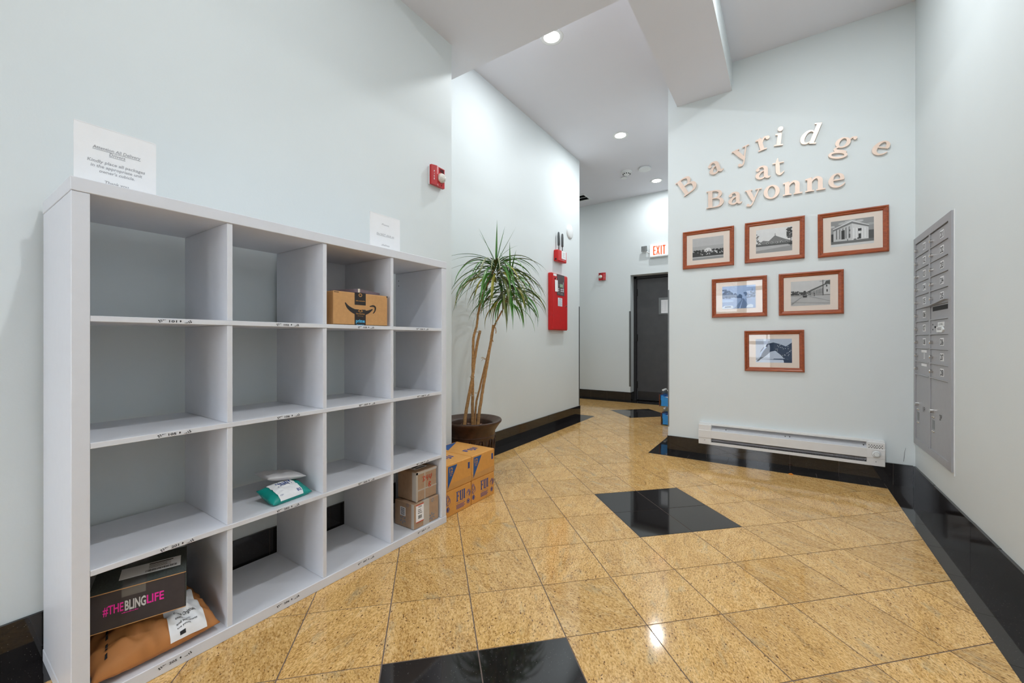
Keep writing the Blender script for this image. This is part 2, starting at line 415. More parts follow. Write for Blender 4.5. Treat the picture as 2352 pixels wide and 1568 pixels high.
def baseboard(name, x0, x1, y0, y1, ax, start, hgt=.152, pitch=.305):
    q = MB(); q.box(x0+.001, x1-.001, y0+.001, y1-.001, 0, hgt-.004); b = struct(name, q, M['grout'])
    lo, hi = ((y0, y1) if ax == 'y' else (x0, x1)); a = start; k = 0
    while a > lo: a -= pitch
    while a < hi:
        p, r = max(a, lo)+.0007, min(a+pitch, hi)-.0007
        if r-p > .004:
            t = MB(); hh = hgt+(.0012 if k % 3 == 1 else 0)
            if ax == 'y': t.box(x0-.0006*(k % 2), x1+.0006*(k % 2), p, r, 0, hh)
            else: t.box(p, r, y0-.0006*(k % 2), y1+.0006*(k % 2), 0, hh)
            t.obj('skirting_tile', M['black'], b)
        a += pitch; k += 1
baseboard('baseboard_left', XA, XA+.011, Y0, 2.215, 'y', 1.26)
baseboard('baseboard_hall_left', XD, XD+.011, 2.215, 5.115, 'y', 3.30)
baseboard('baseboard_right', XR-.012, XR, Y0, YS-.013, 'y', 3.49)
baseboard('baseboard_back', -.91, XR-.012, YS-.013, YS, 'x', .03)
baseboard('baseboard_hall_end', -4.6, -2.187, YB-.012, YB, 'x', -2.9)
baseboard('baseboard_niche', -2.187, -2.175, YB-.012, 7.06, 'y', YB-.012)
# steel corner guards
for k, (x0, x1, y0, y1, z0, z1) in enumerate([(XD-.02, XD+.002, 5.11, 5.113, .16, 1.49), (XD, XD+.002, 5.09, 5.113, .16, 1.49)]):
    pass
def guard(n_, cx, cy, sx, sy, z0, z1):
    q = MB(); q.box(cx, cx+sx*.022, cy-sy*.0025, cy, z0, z1); q.box(cx-sx*.0025, cx, cy-sy*.0025, cy+sy*.022, z0, z1); struct('trim_%d' % n_, q, M['guard'])
guard(1, XD, 5.11, -1, -1, .16, 1.49)
guard(2, -2.187, YB, -1, 1, .25, 1.53)
guard(3, -.905, YS, .45, 1, .235, 1.50)

# door at the end of the hall
q = MB(); q.box(-2.187, -2.14, 7.06, 7.2, 0, 2.14); q.box(-2.187, -.905, 7.06, 7.2, 2.095, 2.14); q.box(-1.18, -1.13, 7.06, 7.2, 0, 2.14); q.box(-1.13, -.905, 7.06, 7.2, 0, 2.14)
dr = struct('door_1', q, M['doorframe'])
box('door_leaf', (-2.137, -1.183, 7.085, 7.125, .012, 2.09), M['door'], dr, .002)
box('kick_plate', (-2.12, -1.2, 7.081, 7.086, .02, .16), mat('kick_plate', (70, 70, 72), .25, metal=.6), dr)
for z in (1.86, 1.08, .27):
    q = MB(); q.box(-2.158, -2.122, 7.078, 7.086, z-.06, z+.06); q.tube([(-2.139, 7.073, z-.062), (-2.139, 7.073, z+.062)], .008, 8); q.obj('hinge', M['dark'], dr)
q = MB(); q.lathe([(.02, 0), (.02, .03)], 12, (-1.25, 7.085, 1.0), 'y'); q.tube([(-1.25, 7.05, 1.0), (-1.36, 7.05, 1.0)], .009, 8); q.obj('door_handle', M['chrome'], dr)
t = thing('door_notice', (-1.62, 7.08, 1.50), 'white printed notice in a clear sleeve on the black door', 'notice')
box('plastic_sleeve', (-.15, .13, -.002, 0, -.03, .25), M['guard'], t)
box('paper_sheet', (-.11, .12, -.004, -.002, -.01, .21), M['paper'], t)
q = MB()
for k in range(9): q.box(-.095, .10, -.0046, -.004, .18-k*.02, .1815-k*.02)
for k in range(5): q.box(-.095+k*.0485, -.0945+k*.0485+.001, -.0046, -.004, .02, .18)
q.obj('table_print', M['greyink'], t)

# front wall with shop windows and glazed door behind the camera
WZ = 2.5
q = MB()
for x0, x1, z0, z1 in ((-4.8, -1.45, 0, 3.6), (-1.45, .757, WZ, 3.6), (-1.45, -.82, 0, .35), (-.82, -.76, 0, WZ), (-.20, .757, 0, WZ)):
    q.box(x0, x1, Y0-.15, Y0, z0, z1)
struct('wall_front', q, M['wall'])
q = MB()
for b in ((-1.45, -1.40, .35, WZ), (-.87, -.82, .35, WZ), (-1.45, -.82, .35, .41), (-1.45, -.82, WZ-.06, WZ), (-1.40, -.87, 1.62, 1.66)): q.box(b[0], b[1], Y0-.1, Y0-.04, b[2], b[3])
w1 = struct('window_1', q, M['whitepaint']); box('window_pane', (-1.40, -.87, Y0-.075, Y0-.069, .41, WZ-.06), M['windowglass'], w1)
q = MB()
for b in ((-.76, -.69, 0, WZ), (-.27, -.20, 0, WZ), (-.69, -.27, 0, .12), (-.69, -.27, 2.1, 2.18), (-.69, -.27, WZ-.05, WZ), (-.69, -.27, .95, 1.02)): q.box(b[0], b[1], Y0-.1, Y0-.04, b[2], b[3])
d2 = struct('door_2', q, M['guard']); box('door_pane', (-.69, -.27, Y0-.075, Y0-.069, .12, WZ-.05), M['windowglass'], d2)
q = MB(); q.tube([(-.32, Y0+.02, .9), (-.32, Y0+.02, 1.2)], .012); q.obj('door_handle', M['chrome'], d2)
for k in range(14):
    q = MB(); q.box(-1.395, -.875, Y0-.035, Y0-.03, 2.42-k*.03, 2.436-k*.03); q.obj('blind_slat', M['whitepaint'], w1)
q = MB(); q.box(-14, 14, -24, Y0-.15, -.12, -.08); struct('ground', q, M['pave'])

# ------------------------------------------------------------ ceiling lamps and devices
def lampthing(x, y, z, label, watts, first=None, group='recessed ceiling downlights', r=.045):
    t = thing('downlight', (x, y, z), label, 'ceiling light', 0, group)
    q = MB(); q.lathe([(.062, -.001), (.084, -.005), (.092, -.003), (.093, 0), (.062, 0)], 32, cap=False); q.obj('trim_ring', M['plastic'], t, smooth=True)
    q = MB(); q.lathe([(.0005, -.004), (.05, -.004), (.062, -.002), (.062, 0)], 28, cap=False); q.obj('lamp_lens', M['lens'], t)
    ld = bpy.data.lights.new('downlight_bulb', 'AREA'); ld.shape = 'DISK'; ld.size = r*2; ld.energy = watts; ld.color = (.92, .97, 1)
    lo = bpy.data.objects.new('downlight_bulb', ld); COL.objects.link(lo); lo.parent = t; lo.location = (0, 0, -.012)
    return t
lampthing(-1.555, 2.895, 3.46, 'round recessed downlight glowing at the edge of the lower soffit', LAMP_W*.85)
lampthing(-1.625, 4.737, 3.46, 'round recessed downlight glowing in the middle of the hall ceiling', LAMP_W)
lampthing(-1.629, 6.385, 3.46, 'round recessed downlight nearest the far hall wall, beside the detectors', LAMP_W*.6)
lampthing(-1.35, .72, 3.41, 'round recessed downlight above the shelf unit, out of frame', LAMP_W*.15, r=.028)
lampthing(.0, .62, 3.41, 'round recessed downlight in the raised ceiling above the camera, out of frame', TRAY_W*1.5, r=.026)
lampthing(.15, 2.65, 3.41, 'round recessed downlight in the raised ceiling before the lettered wall, out of frame', TRAY_W)
lampthing(-3.6, 5.9, 3.46, 'round recessed downlight in the side passage, out of frame', LAMP_W*.35)

t = thing('smoke_detector', (-1.90, 5.80, 3.46), 'white smoke detector with dark vents on the hall ceiling', 'smoke detector')
q = MB(); q.lathe([(.075, 0), (.075, -.012), (.07, -.016), (.001, -.016)], 28, cap=False); q.obj('base_plate', M['plastic'], t, smooth=False)
q = MB(); q.lathe([(.055, -.016), (.052, -.034), (.036, -.05), (.001, -.054)], 28, cap=False); q.obj('detector_head', M['plastic'], t)
q = MB()
for k in range(10):
    a = 2*PI*k/10; q.box(-.007+.047*math.cos(a), .007+.047*math.cos(a), -.007+.047*math.sin(a), .007+.047*math.sin(a), -.043, -.033)
q.obj('vent_slots', M['dark'], t)
t = thing('ceiling_cover', (-1.647, 5.825, 3.46), 'plain round white cover disc on the hall ceiling beside the smoke detector', 'ceiling cover')
q = MB(); q.lathe([(.078, 0), (.078, -.006), (.086, -.010), (.080, -.026), (.001, -.03)], 28, cap=False); q.obj('cover_disc', M['plastic'], t, smooth=False)
t = thing('sprinkler_cap', (-2.0, 5.99, 3.46), 'small round white sprinkler cap on the hall ceiling in front of the smoke detector', 'sprinkler')
q = MB(); q.lathe([(.03, 0), (.03, -.006)], 20); q.obj('gasket', M['dark'], t)
q = MB(); q.lathe([(.044, -.006), (.044, -.012), (.001, -.013)], 24, cap=True); q.obj('cap_disc', M['plastic'], t)
t = thing('ceiling_vent', (-2.93, 6.43, 3.46), 'square white air vent with dark louvres on the hall ceiling', 'air vent')
q = MB(); q.box(-.17, .17, -.15, -.12, -.01, 0); q.box(-.17, .17, .12, .15, -.01, 0); q.box(-.17, -.14, -.12, .12, -.01, 0); q.box(.14, .17, -.12, .12, -.01, 0); q.box(-.14, .14, -.004, .004, -.009, 0); q.obj('frame', M['plastic'], t)
box('backing', (-.14, .14, -.12, .12, -.003, 0), M['dark'], t)
for k in range(9):
    q = MB(); y = -.105+k*.026; q.quad((-.14, y, -.009), (.14, y, -.009), (.14, y+.016, -.002), (-.14, y+.016, -.002)); q.quad((-.14, y+.016, -.003), (.14, y+.016, -.003), (.14, y, -.010), (-.14, y, -.010)); q.obj('slat', M['guard'], t)
t = thing('wall_disc', (XD, 4.80, 2.435), 'round white blank disc high on the wall above the red antenna box', 'cover plate', PI/2)
q = MB(); q.lathe([(.088, 0), (.088, .012), (.075, .019), (.001, .022)], 32, (0, 0, 0), 'y', cap=False); q.obj('disc', M['plastic'], t, smooth=True)

# ------------------------------------------------------------ fire devices
def horn(loc, rz, label, mirror=1):
    t = thing('fire_strobe', loc, label, 'fire alarm', rz)
    m = mirror
    q = MB(); q.box(-.058, .058, -.012, 0, -.062, .062); q.obj('back_box', M['plastic'], t)
    q = MB()
    P_ = [(-.062*m, -.014), (-.062*m, -.030), (-.022*m, -.044), (0, -.036), (.062*m, -.034), (.062*m, -.014)]
    if m < 0: P_ = P_[::-1]
    q.zprism(P_[::-1], -.066, .066); q.obj('housing', M['redplastic'], t)
    q = MB(); q.lathe([(.033, 0), (.033, .006), (.030, .018), (.020, .028), (.008, .033), (.0005, .034)], 20, (.026*m, -.034, -.004), 'y', cap=False); q.obj('strobe_lens', M['strobe'], t, smooth=True)
    q = MB(); q.box(.010*m, .040*m, -.0375, -.034, -.008, .002); q.box(.022*m, .029*m, -.064, -.034, -.012, .006); q.obj('flash_tube', M['chrome'], t)
    q = MB()
    for k in range(5): q.box(.012*m, .052*m, -.0365, -.034, .036+k*.005, .0385+k*.005)
    q.obj('horn_grille', M['dark'], t)
    q = MB()
    fr = lambda p: (p[0], p[1], p[2])
    for k, ch in enumerate('FIRE'): textmb(q, ch, -.042*m, .018-k*.017, .011, .008 if ch != 'I' else None, -.0385, bold=.02)
    q.obj('lettering', M['paper'], t)
    q = MB(); q.box(.028*m, .034*m, -.0362, -.034, -.056, -.050); q.obj('screw_hole', M['dark'], t)
    return t
horn((XA, 2.044, 2.153), PI/2, 'large red fire horn strobe on the left wall above the shelf unit')
horn((-2.68, YB, 2.157), 0, 'small red fire horn strobe far away on the end wall of the hall', -1)

t = thing('antenna_box', (XD, 4.48, 2.055), 'small red radio box with two grey antennas above the red control panel', 'fire alarm radio', PI/2)
box('case', (-.115, .115, -.062, 0, -.068, .07), M['red'], t, .008)
box('label_plate', (-.025, .09, -.0640, -.062, -.03, .066), M['paper'], t)
q = MB()
for k in range(4): q.box(-.005+.004*(k % 2), .065-.01*(k % 3), -.0646, -.064, .04-k*.016, .044-k*.016)
q.box(-.02, .05, -.0645, -.0635, -.047, -.042); q.obj('label_print', M['greyink'], t)
q = MB(); q.lathe([(.012, 0), (.012, .003)], 12, (0, 0, 0), 'x'); qq = q.obj('side_knockout', M['dark'], t, (-.1165, -.03, -.045))
for x in (-.045, .055):
    q = MB(); q.tube([(x, -.032, .068), (x, -.032, .13)], .006, 8); q.tube([(x, -.032, .125), (x, -.032, .135), (x, -.032, .24), (x, -.032, .285), (x, -.032, .295)], [.006, .014, .015, .012, .004], 10); q.obj('antenna', M['antenna'], t, smooth=True)

t = thing('fire_alarm_panel', (XD, 4.43, 1.49), 'tall red fire alarm control panel with keypad and white hanging tag', 'fire alarm panel', PI/2)
box('cabinet', (-.205, .205, -.05, 0, -.335, .34), M['red'], t, .006)
box('door_skin', (-.198, .198, -.056, -.05, -.325, .33), M['red'], t, .003)
box('control_plate', (-.085, .105, -.060, -.056, .085, .335), M['panelgrey'], t)
box('display', (-.015, .055, -.0625, -.060, .185, .222), M['lcd'], t)
q = MB()
for r in range(2):
    for c in range(5):
        if c == 1: continue
        q = MB(); q.box(-.055+c*.03, -.040+c*.03, -.063, -.060, .155-r*.022, .167-r*.022); q.obj('key', M['paper'], t)
q = MB(); q.box(.065, .072, -.0622, -.060, .13, .25); q.box(-.05, -.035, -.0622, -.06, .20, .203); q.box(-.05, -.035, -.0622, -.06, .21, .213)
textmb(q, 'FIRE ALARM', -.045, .107, .007, .05, -.0603); q.obj('lettering', M['silver'], t); q = MB(); textmb(q, 'CONTROL', .035, .107, .007, .06, -.0603); textmb(q, 'PANEL', .035, .096, .006, .06, -.0603); q.obj('lettering', M['silver'], t)
box('logo_sticker', (-.175, -.095, -.0575, -.056, .305, .33), M['paper'], t)
q = MB(); q.lathe([(.010, 0), (.010, .006)], 12, (-.13, -.056, .275), 'y'); q.obj('key_lock', M['dark'], t)
q = MB(); q.box(-.002, .002, -.0005, .0005, -.01, .02); q.box(-.036, .036, -.001, .001, -.14, -.004); tg = q.obj('hanging_tag', M['paper'], t, (-.112, -.062, .262), rot=(0, -.04, 0))
q = MB(); q.box(-.06, .05, -.058, -.056, -.045, .055); q.obj('instruction_label', M['wlabel'], t)
q = MB()
for k in range(9): q.box(-.05, .04-.01*(k % 3), -.0584, -.058, .028-k*.008, .0305-k*.008)
q.box(-.035, .025, -.0584, -.058, .038, .047); q.obj('instruction_print', M['greyink'], t)
q = MB(); q.lathe([(.010, 0), (.010, .01)], 14, (.155, -.056, -.035), 'y'); q.obj('door_lock', M['chrome'], t)

# exit sign
t = thing('exit_sign', (-1.69, YB, 2.49), 'white EXIT sign with orange-red letters above the black door', 'exit sign')
box('housing', (-.165, .165, -.055, 0, -.10, .115), M['plastic'], t, .004)
box('face', (-.155, .155, -.058, -.055, -.085, .105), M['exitface'], t)
q = MB()
def glyphrect(q, x, z, s, shapes):
    for a, b, c, d in shapes: q.box(x+a*s, x+c*s, -.0605, -.058, z+b*s, z+d*s)
H_ = .145; z0 = -.065
q.prism([(-.105, z0), (-.065, z0), (-.065, z0+.018), (-.088, z0+.018), (-.088, z0+H_/2-.008), (-.066, z0+H_/2-.008), (-.066, z0+H_/2+.009), (-.088, z0+H_/2+.009), (-.088, z0+H_-.018), (-.065, z0+H_-.018), (-.065, z0+H_), (-.105, z0+H_)], -.0605, -.058)
q.prism([(-.056, z0), (-.040, z0), (.000, z0+H_), (-.016, z0+H_)], -.0605, -.058); q.prism([(-.016, z0), (.000, z0), (-.040, z0+H_), (-.056, z0+H_)], -.0606, -.058)
q.box(.014, .032, -.0605, -.058, z0, z0+H_); q.box(.058, .076, -.0605, -.058, z0, z0+H_); q.box(.044, .090, -.0605, -.058, z0+H_-.018, z0+H_)
q.obj('exit_lettering', M['exitred'], t)
for s, nm in ((-1, 'lamp_head'), (1, 'lamp_head')):
    q = MB(); q.tube([(s*.165, -.03, -.02), (s*.20, -.045, -.005), (s*.235, -.05, .03)], .010, 8)
    q.lathe([(.03, -.03), (.045, -.012), (.048, .0)], 16, (s*.25, -.055, .055), 'y')
    q.obj(nm, M['plastic'], t)
    q = MB()
    for a in range(4):
        q.box(s*.25-.045+a*.026, s*.25-.033+a*.026, -.064, -.055, .012, .098); q.box(s*.25-.045, s*.25+.045, -.063, -.055, .017+a*.024, .025+a*.024)
    q.obj('lamp_grid', M['guard'], t)

# ------------------------------------------------------------ wall lettering
def glyph(ch):
    # x-height 1; returns a function drawing into q through transform T
    def srf(q, x0, x1, z0, z1, T): q.prism([T(x0, z0), T(x1, z0), T(x1, z1), T(x0, z1)], -D_, -B_)
    def draw(q, T):
        st = lambda P: stroke(q, P, -D_, -B_, T)
        bar = lambda *a: srf(q, *a, T)
        if ch == 'n':
            bar(.12, .40, 0, .96); bar(0, .52, 0, .09); q.prism([T(0, .86), T(.2, .84), T(.40, 1.02), T(0, .95)], -D_, -B_)
            st([(.34, .66, .06), (.50, .88, .12), (.70, .95, .16), (.87, .78, .27), (.88, .5, .28), (.88, .02, .28)]); bar(.66, 1.18, 0, .09)
        elif ch == 'a':
            st([(.20, .74, .10), (.30, .90, .12), (.52, .95, .13), (.72, .80, .25), (.74, .5, .27), (.75, .2, .26), (.88, .06, .16), (1.04, .12, .05)])
            disc(q, (.21, .74), .13, -D_, -B_, T); st([(.66, .60, .07), (.42, .54, .12), (.18, .29, .27), (.30, .06, .14), (.55, .07, .11), (.70, .22, .08)])
        elif ch == 'e':
            bar(.2, .88, .49, .58); st([(.79, .53, .24), (.74, .80, .20), (.52, .96, .09), (.27, .84, .17), (.15, .5, .29), (.24, .19, .22), (.52, .04, .12), (.80, .12, .08), (.93, .28, .05)])
        elif ch == 'o': ring(q, (.53, .5), (.52, .53), (.25, .43), -D_, -B_, T)
        elif ch == 'y':
            st([(.22, .97, .30), (.45, .45, .28), (.63, .06, .20)]); st([(1.0, .97, .09), (.72, .30, .09), (.52, -.18, .10), (.36, -.33, .10), (.24, -.30, .10)])
            disc(q, (.22, -.26), .12, -D_, -B_, T); bar(0, .52, .92, 1.0); bar(.76, 1.2, .92, 1.0)
        elif ch == 'r':
            bar(.14, .42, 0, .96); bar(0, .58, 0, .09); q.prism([T(0, .86), T(.2, .84), T(.42, 1.02), T(0, .95)], -D_, -B_)
            st([(.38, .56, .06), (.50, .82, .13), (.68, .94, .12), (.80, .86, .12)]); disc(q, (.81, .82), .14, -D_, -B_, T)
        elif ch == 'i':
            bar(.16, .44, 0, .96); bar(0, .60, 0, .09); q.prism([T(.0, .86), T(.2, .84), T(.44, 1.02), T(.0, .95)], -D_, -B_); disc(q, (.30, 1.32), .185, -D_, -B_, T)
        elif ch == 'd':
            st([(.72, .84, .06), (.50, .96, .11), (.26, .84, .19), (.14, .48, .28), (.24, .14, .20), (.48, .04, .11), (.72, .18, .06)])
            bar(.68, .96, 0, 1.5); bar(.68, 1.10, 0, .09); bar(.54, .96, 1.42, 1.5)
        elif ch == 'g':
            ring(q, (.50, .64), (.42, .36), (.19, .28), -D_, -B_, T); st([(.80, .82, .07), (.92, .98, .09), (1.06, .98, .10)]); disc(q, (1.08, .94), .11, -D_, -B_, T)
            st([(.34, .34, .08), (.20, .20, .14), (.34, .08, .18), (.62, .05, .19), (.90, -.02, .18)]); ring(q, (.50, -.20), (.54, .26), (.36, .13), -D_, -B_, T)
        elif ch == 'B':
            bar(.13, .45, 0, 1.42); bar(0, .5, 0, .08); bar(0, .5, 1.34, 1.42)
            st([(.42, 1.37, .09), (.72, 1.36, .10), (.98, 1.24, .2), (1.02, 1.06, .27), (.92, .86, .18), (.70, .77, .08), (.42, .76, .08)])
            st([(.42, .76, .08), (.78, .75, .09), (1.06, .62, .2), (1.14, .40, .31), (1.02, .16, .2), (.76, .05, .09), (.42, .045, .09)])
        elif ch == 't':
            st([(.40, 1.34, .05), (.36, 1.12, .15), (.38, .9, .27), (.39, .5, .28), (.42, .2, .26), (.58, .05, .15), (.82, .24, .05)]); bar(.05, .80, .92, 1.0)
    return draw
D_, B_ = .016, .004
LET = [('B', -.762, 2.332, 30, .108, 0, 'tilted letter B that starts the curved top word'), ('a', -.549, 2.470, 17, .108, 0, 'tilted letter a, second in the curved top word'),
 ('y', -.352, 2.532, 16, .110, 0, 'tilted letter y in the curved top word'), ('r', -.185, 2.590, 13, .104, 0, 'letter r in the curved top word above the word at'),
 ('i', -.077, 2.608, -6, .100, 0, 'letter i with its round dot in the curved top word'), ('d', .083, 2.580, -12, .104, .14, 'tall slanted letter d in the curved top word'),
 ('g', .284, 2.468, -14, .108, .10, 'slanted double-looped letter g in the curved top word'), ('e', .508, 2.395, -20, .100, .12, 'slanted letter e that ends the curved top word'),
 ('a', -.212, 2.362, 0, .106, 0, 'letter a of the short middle word'), ('t', -.092, 2.368, 0, .102, 0, 'letter t of the short middle word'),
 ('B', -.578, 2.190, 0, .106, 0, 'upright capital B that starts the straight bottom word'), ('a', -.412, 2.190, 0, .104, 0, 'upright letter a in the straight bottom word'),
 ('y', -.282, 2.188, 0, .100, 0, 'upright letter y in the straight bottom word'), ('o', -.150, 2.188, 0, .106, 0, 'round letter o in the straight bottom word'),
 ('n', -.016, 2.192, 0, .107, 0, 'first letter n of the straight bottom word, right after the o'), ('n', .129, 2.192, 0, .107, 0, 'second letter n of the straight bottom word, before the final e'),
 ('e', .272, 2.190, 0, .107, 0, 'upright letter e that ends the straight bottom word')]
for ch, x, z, r, s, sh, lab in LET:
    a = math.radians(r); ca, sa = math.cos(a)*s, math.sin(a)*s
    T = lambda u, v, ca=ca, sa=sa, sh=sh: ((u+sh*v)*ca-v*sa, (u+sh*v)*sa+v*ca)
    t = MB(6e-5); glyph(ch)(t, T)
    # back half darker: side material on a thin rear layer
    o = t.obj('wall_letter', M['bronze']); o.location = (x, YS, z)
    tag(o, 'rose bronze metal '+lab, 'letter', 'metal letters on the back wall')

# ------------------------------------------------------------ framed photographs
def photo(kind, q, W_, H2):
    # flat print: layered tone patches, local x right z up, origin lower-left of print
    mats = []; idx = {}
    def col(v, tint=0):
        k = (v, tint)
        if k not in idx: idx[k] = len(mats); mats.append(grey(v, tint))
        q.m = idx[k]
    lay = [0]
    def P_(v, pts, tint=0):
        col(v, tint); lay[0] += 1; y = -.0002-.00002*lay[0]
        q.add([(x*W_, y, z*H2) for x, z in pts], [tuple(range(len(pts)))])
    def R_(v, a, b, c, d, tint=0): P_(v, [(a, b), (c, b), (c, d), (a, d)], tint)
    rnd = random.Random(kind)
    def blob(v, cx, cz, r, n=9, tint=0, sq=1):
        P_(v, [(min(1, max(0, cx+r*rnd.uniform(.7, 1.2)*math.cos(2*PI*k/n))), min(1, max(0, cz+r*sq*rnd.uniform(.7, 1.2)*math.sin(2*PI*k/n)))) for k in range(n)], tint)
    if kind == 1:
        R_(176, 0, 0, 1, 1); R_(190, 0, .62, 1, 1); R_(150, 0, 0, 1, .16); R_(66, 0, .15, 1, .36)
        for k in range(40): blob(rnd.choice((50, 62, 74)), rnd.random(), rnd.uniform(.3, .42), .045)
        for k in range(26): x = rnd.uniform(.1, .95); z = rnd.uniform(.2, .38); R_(rnd.choice((205, 220, 150)), x, z, x+.03, z+.05)
        P_(225, [(.40, .36), (.62, .36), (.62, .46), (.55, .52), (.48, .52), (.40, .46)]); R_(90, .44, .38, .47, .42); R_(90, .53, .38, .56, .42); R_(205, 0, .10, 1, .13); R_(60, .35, .16, .38, .2)
    elif kind == 2:
        R_(226, 0, 0, 1, 1); R_(156, 0, 0, 1, .30); P_(186, [(0, .1), (1, .22), (1, .36), (0, .30)]); R_(92, 0, .28, 1, .40)
        P_(128, [(.05, .38), (.20, .52), (.36, .48), (.50, .66), (.54, .70), (.58, .66), (.82, .50), (.97, .42), (.97, .36), (.05, .36)]); R_(120, .53, .66, .545, .78)
        P_(80, [(.02, .36), (.10, .50), (.18, .36)]); P_(190, [(.04, .36), (.10, .46), (.16, .36)])
        for k in range(5): blob(185, .32+.13*k, .40, .035, 10, sq=1.3); blob(70, .32+.13*k, .395, .022, 10, sq=1.3)
        for k in range(60): blob(rnd.choice((60, 80, 100)), rnd.uniform(.86, .99), rnd.uniform(.55, .95), .03)
        R_(60, .955, .2, .97, .7)
        for k in range(16): blob(120, rnd.uniform(0, .08), rnd.uniform(.45, .85), .02)
        P_(70, [(.9, .26), (1, .24), (1, .33), (.9, .31)])
    elif kind == 3:
        R_(150, 0, 0, 1, 1); 
        for k in range(14): blob(rnd.choice((172, 186, 196)), rnd.random(), rnd.uniform(.6, .95), .1, 12, sq=.5)
        R_(214, 0, 0, 1, .09); R_(112, 0, .09, 1, .22); R_(72, 0, .2, .06, .5); R_(84, .88, .2, 1, .52)
        P_(198, [(.06, .20), (.50, .19), (.50, .86), (.06, .62)]); P_(214, [(.50, .19), (.88, .20), (.88, .66), (.50, .86)])
        P_(120, [(.05, .60), (.50, .84), (.89, .64), (.89, .70), (.50, .92), (.05, .67)]); P_(228, [(.05, .67), (.50, .92), (.89, .70), (.89, .725), (.50, .955), (.05, .70)])
        for k in range(5): x = .12+.075*k; P_(130, [(x, .28), (x+.03, .28), (x+.03, .62+x*.3), (x, .60+x*.3)])
        P_(60, [(.25, .26), (.33, .26), (.33, .62), (.25, .60)])
        for k in range(5): x = .53+.065*k; R_(235, x, .24, x+.022, .66-.1*(x-.5))
        R_(60, .65, .22, .71, .42); R_(50, .64, .52, .72, .62); R_(90, .42, .30, .46, .45); R_(90, .43, .55, .46, .62)
        R_(60, .54, .2, .6, .235); R_(40, .39, .19, .405, .26); R_(45, .62, .22, .66, .27)
    elif kind == 4:
        R_(196, 0, 0, 1, 1, 1); R_(176, 0, 0, 1, .42, 1); P_(138, [(.36, 0), (.62, .44), (.64, .44), (.86, 0)], 1)
        for k in range(70):
            x = rnd.random()*.58; blob(rnd.choice((100, 112, 126)), x, .48+rnd.random()*(.40-.55*x), .045, tint=1)
        for k in range(30):
            x = rnd.uniform(.68, 1); blob(rnd.choice((110, 124, 138)), x, .46+rnd.random()*.25, .035, tint=1)
        P_(118, [(.765, .48), (.785, .82), (.80, .48)], 1); R_(110, .90, .45, .91, .85, 1); R_(205, 0, .28, .34, .40, 1); R_(70, .585, .40, .60, .46, 1)
        P_(215, [(.52, 0), (.545, 0), (.625, .40), (.62, .40)], 1); R_(120, .86, .75, .95, .76, 1)
        P_(230, [(0, 0), (.3, 0), (.36, .06), (.3, .14), (.08, .14), (0, .08)], .6); P_(150, [(.07, .05), (.28, .05), (.26, .11), (.09, .11)], .6); P_(225, [(.72, .02), (.92, .02), (.94, .12), (.86, .18), (.76, .14)], .6)  # pale reflections on the glass, painted into the print
    elif kind == 5:
        R_(205, 0, 0, 1, 1); R_(186, 0, 0, 1, .42); 
        for k in range(60): x = rnd.uniform(0, .5); blob(rnd.choice((70, 90, 116)), x, .44+rnd.random()*(.16-abs(x-.1)*.25 if x < .3 else .14), .03)
        R_(150, 0, .40, 1, .44); P_(98, [(.50, .42), (.50, .62), (.70, .74), (1, .93), (1, .40)]); P_(176, [(.52, .42), (.52, .56), (.85, .78), (.85, .42)]); P_(200, [(.85, .42), (.85, .86), (1, .80), (1, .42)])
        for k in range(8): x = .54+.038*k; P_(82, [(x, .45), (x+.014, .45), (x+.014, .55+(x-.52)*.45), (x, .54+(x-.52)*.45)])
        P_(88, [(.84, .78), (.90, .96), (1, .98), (1, .86)]); R_(60, .90, .72, .93, .80); R_(60, .91, .52, .94, .62); R_(50, .815, .38, .83, 1.0); R_(60, .74, .95, .88, .96)
        R_(60, .60, .36, .615, .50); P_(64, [(.32, .33), (.42, .33), (.42, .46), (.34, .47), (.31, .42)]); R_(130, .33, .40, .41, .44)
        P_(150, [(0, .08), (.30, .38), (.32, .38), (.04, .05)]); P_(158, [(.48, .36), (1, .14), (1, .16), (.5, .38)]); P_(160, [(0, .14), (1, .06), (1, .075), (0, .155)])
    else:
        R_(196, 0, 0, 1, 1, .5); R_(225, 0, 0, 1, .12, .5); R_(90, 0, .12, 1, .15, .8)
        arc = []
        for k in range(17): u = k/16; arc.append((.05+.9*u, .15+.72*math.sin(PI*(.05+.6*u))))
        q_ = [(x, z) for x, z in arc]
        P_(68, [(.0, .05), (.07, .05), (.14, .5), (.3, .78), (.5, .85), (.68, .78), (.84, .68), (1, .84), (1, 0), (.80, 0), (.70, .32), (.55, .50), (.42, .46), (.3, .3), (.12, .12)], .7)
        for k in range(34):
            x = rnd.uniform(.5, .98); z = rnd.uniform(.1, .78)
            if x > .55+.35*(.5-z if z < .5 else 0): P_(190, [(x, z), (x+.028, z+.01), (x+.012, z+.05)], .4)
        P_(205, [(.12, .12), (.30, .3), (.42, .46), (.55, .50), (.70, .32), (.80, .15), (.5, .14)], .5); R_(84, .5, .145, .86, .17, .8); R_(60, .78, 0, 1, .14, .8)
        P_(205, [(.10, .15), (.2, .45), (.32, .66), (.26, .68), (.12, .4)], .8); P_(225, [(.24, .6), (.36, .86), (.34, 1), (.22, 1)], .6)  # bright window reflection streaks, painted as patches of the print
    return mats
FW, FH = .41, .335
ft = MB()
prof = [(0, 0), (0, -.016), (.004, -.021), (.010, -.022), (.018, -.016), (.027, -.014), (.033, -.009), (.033, 0)]
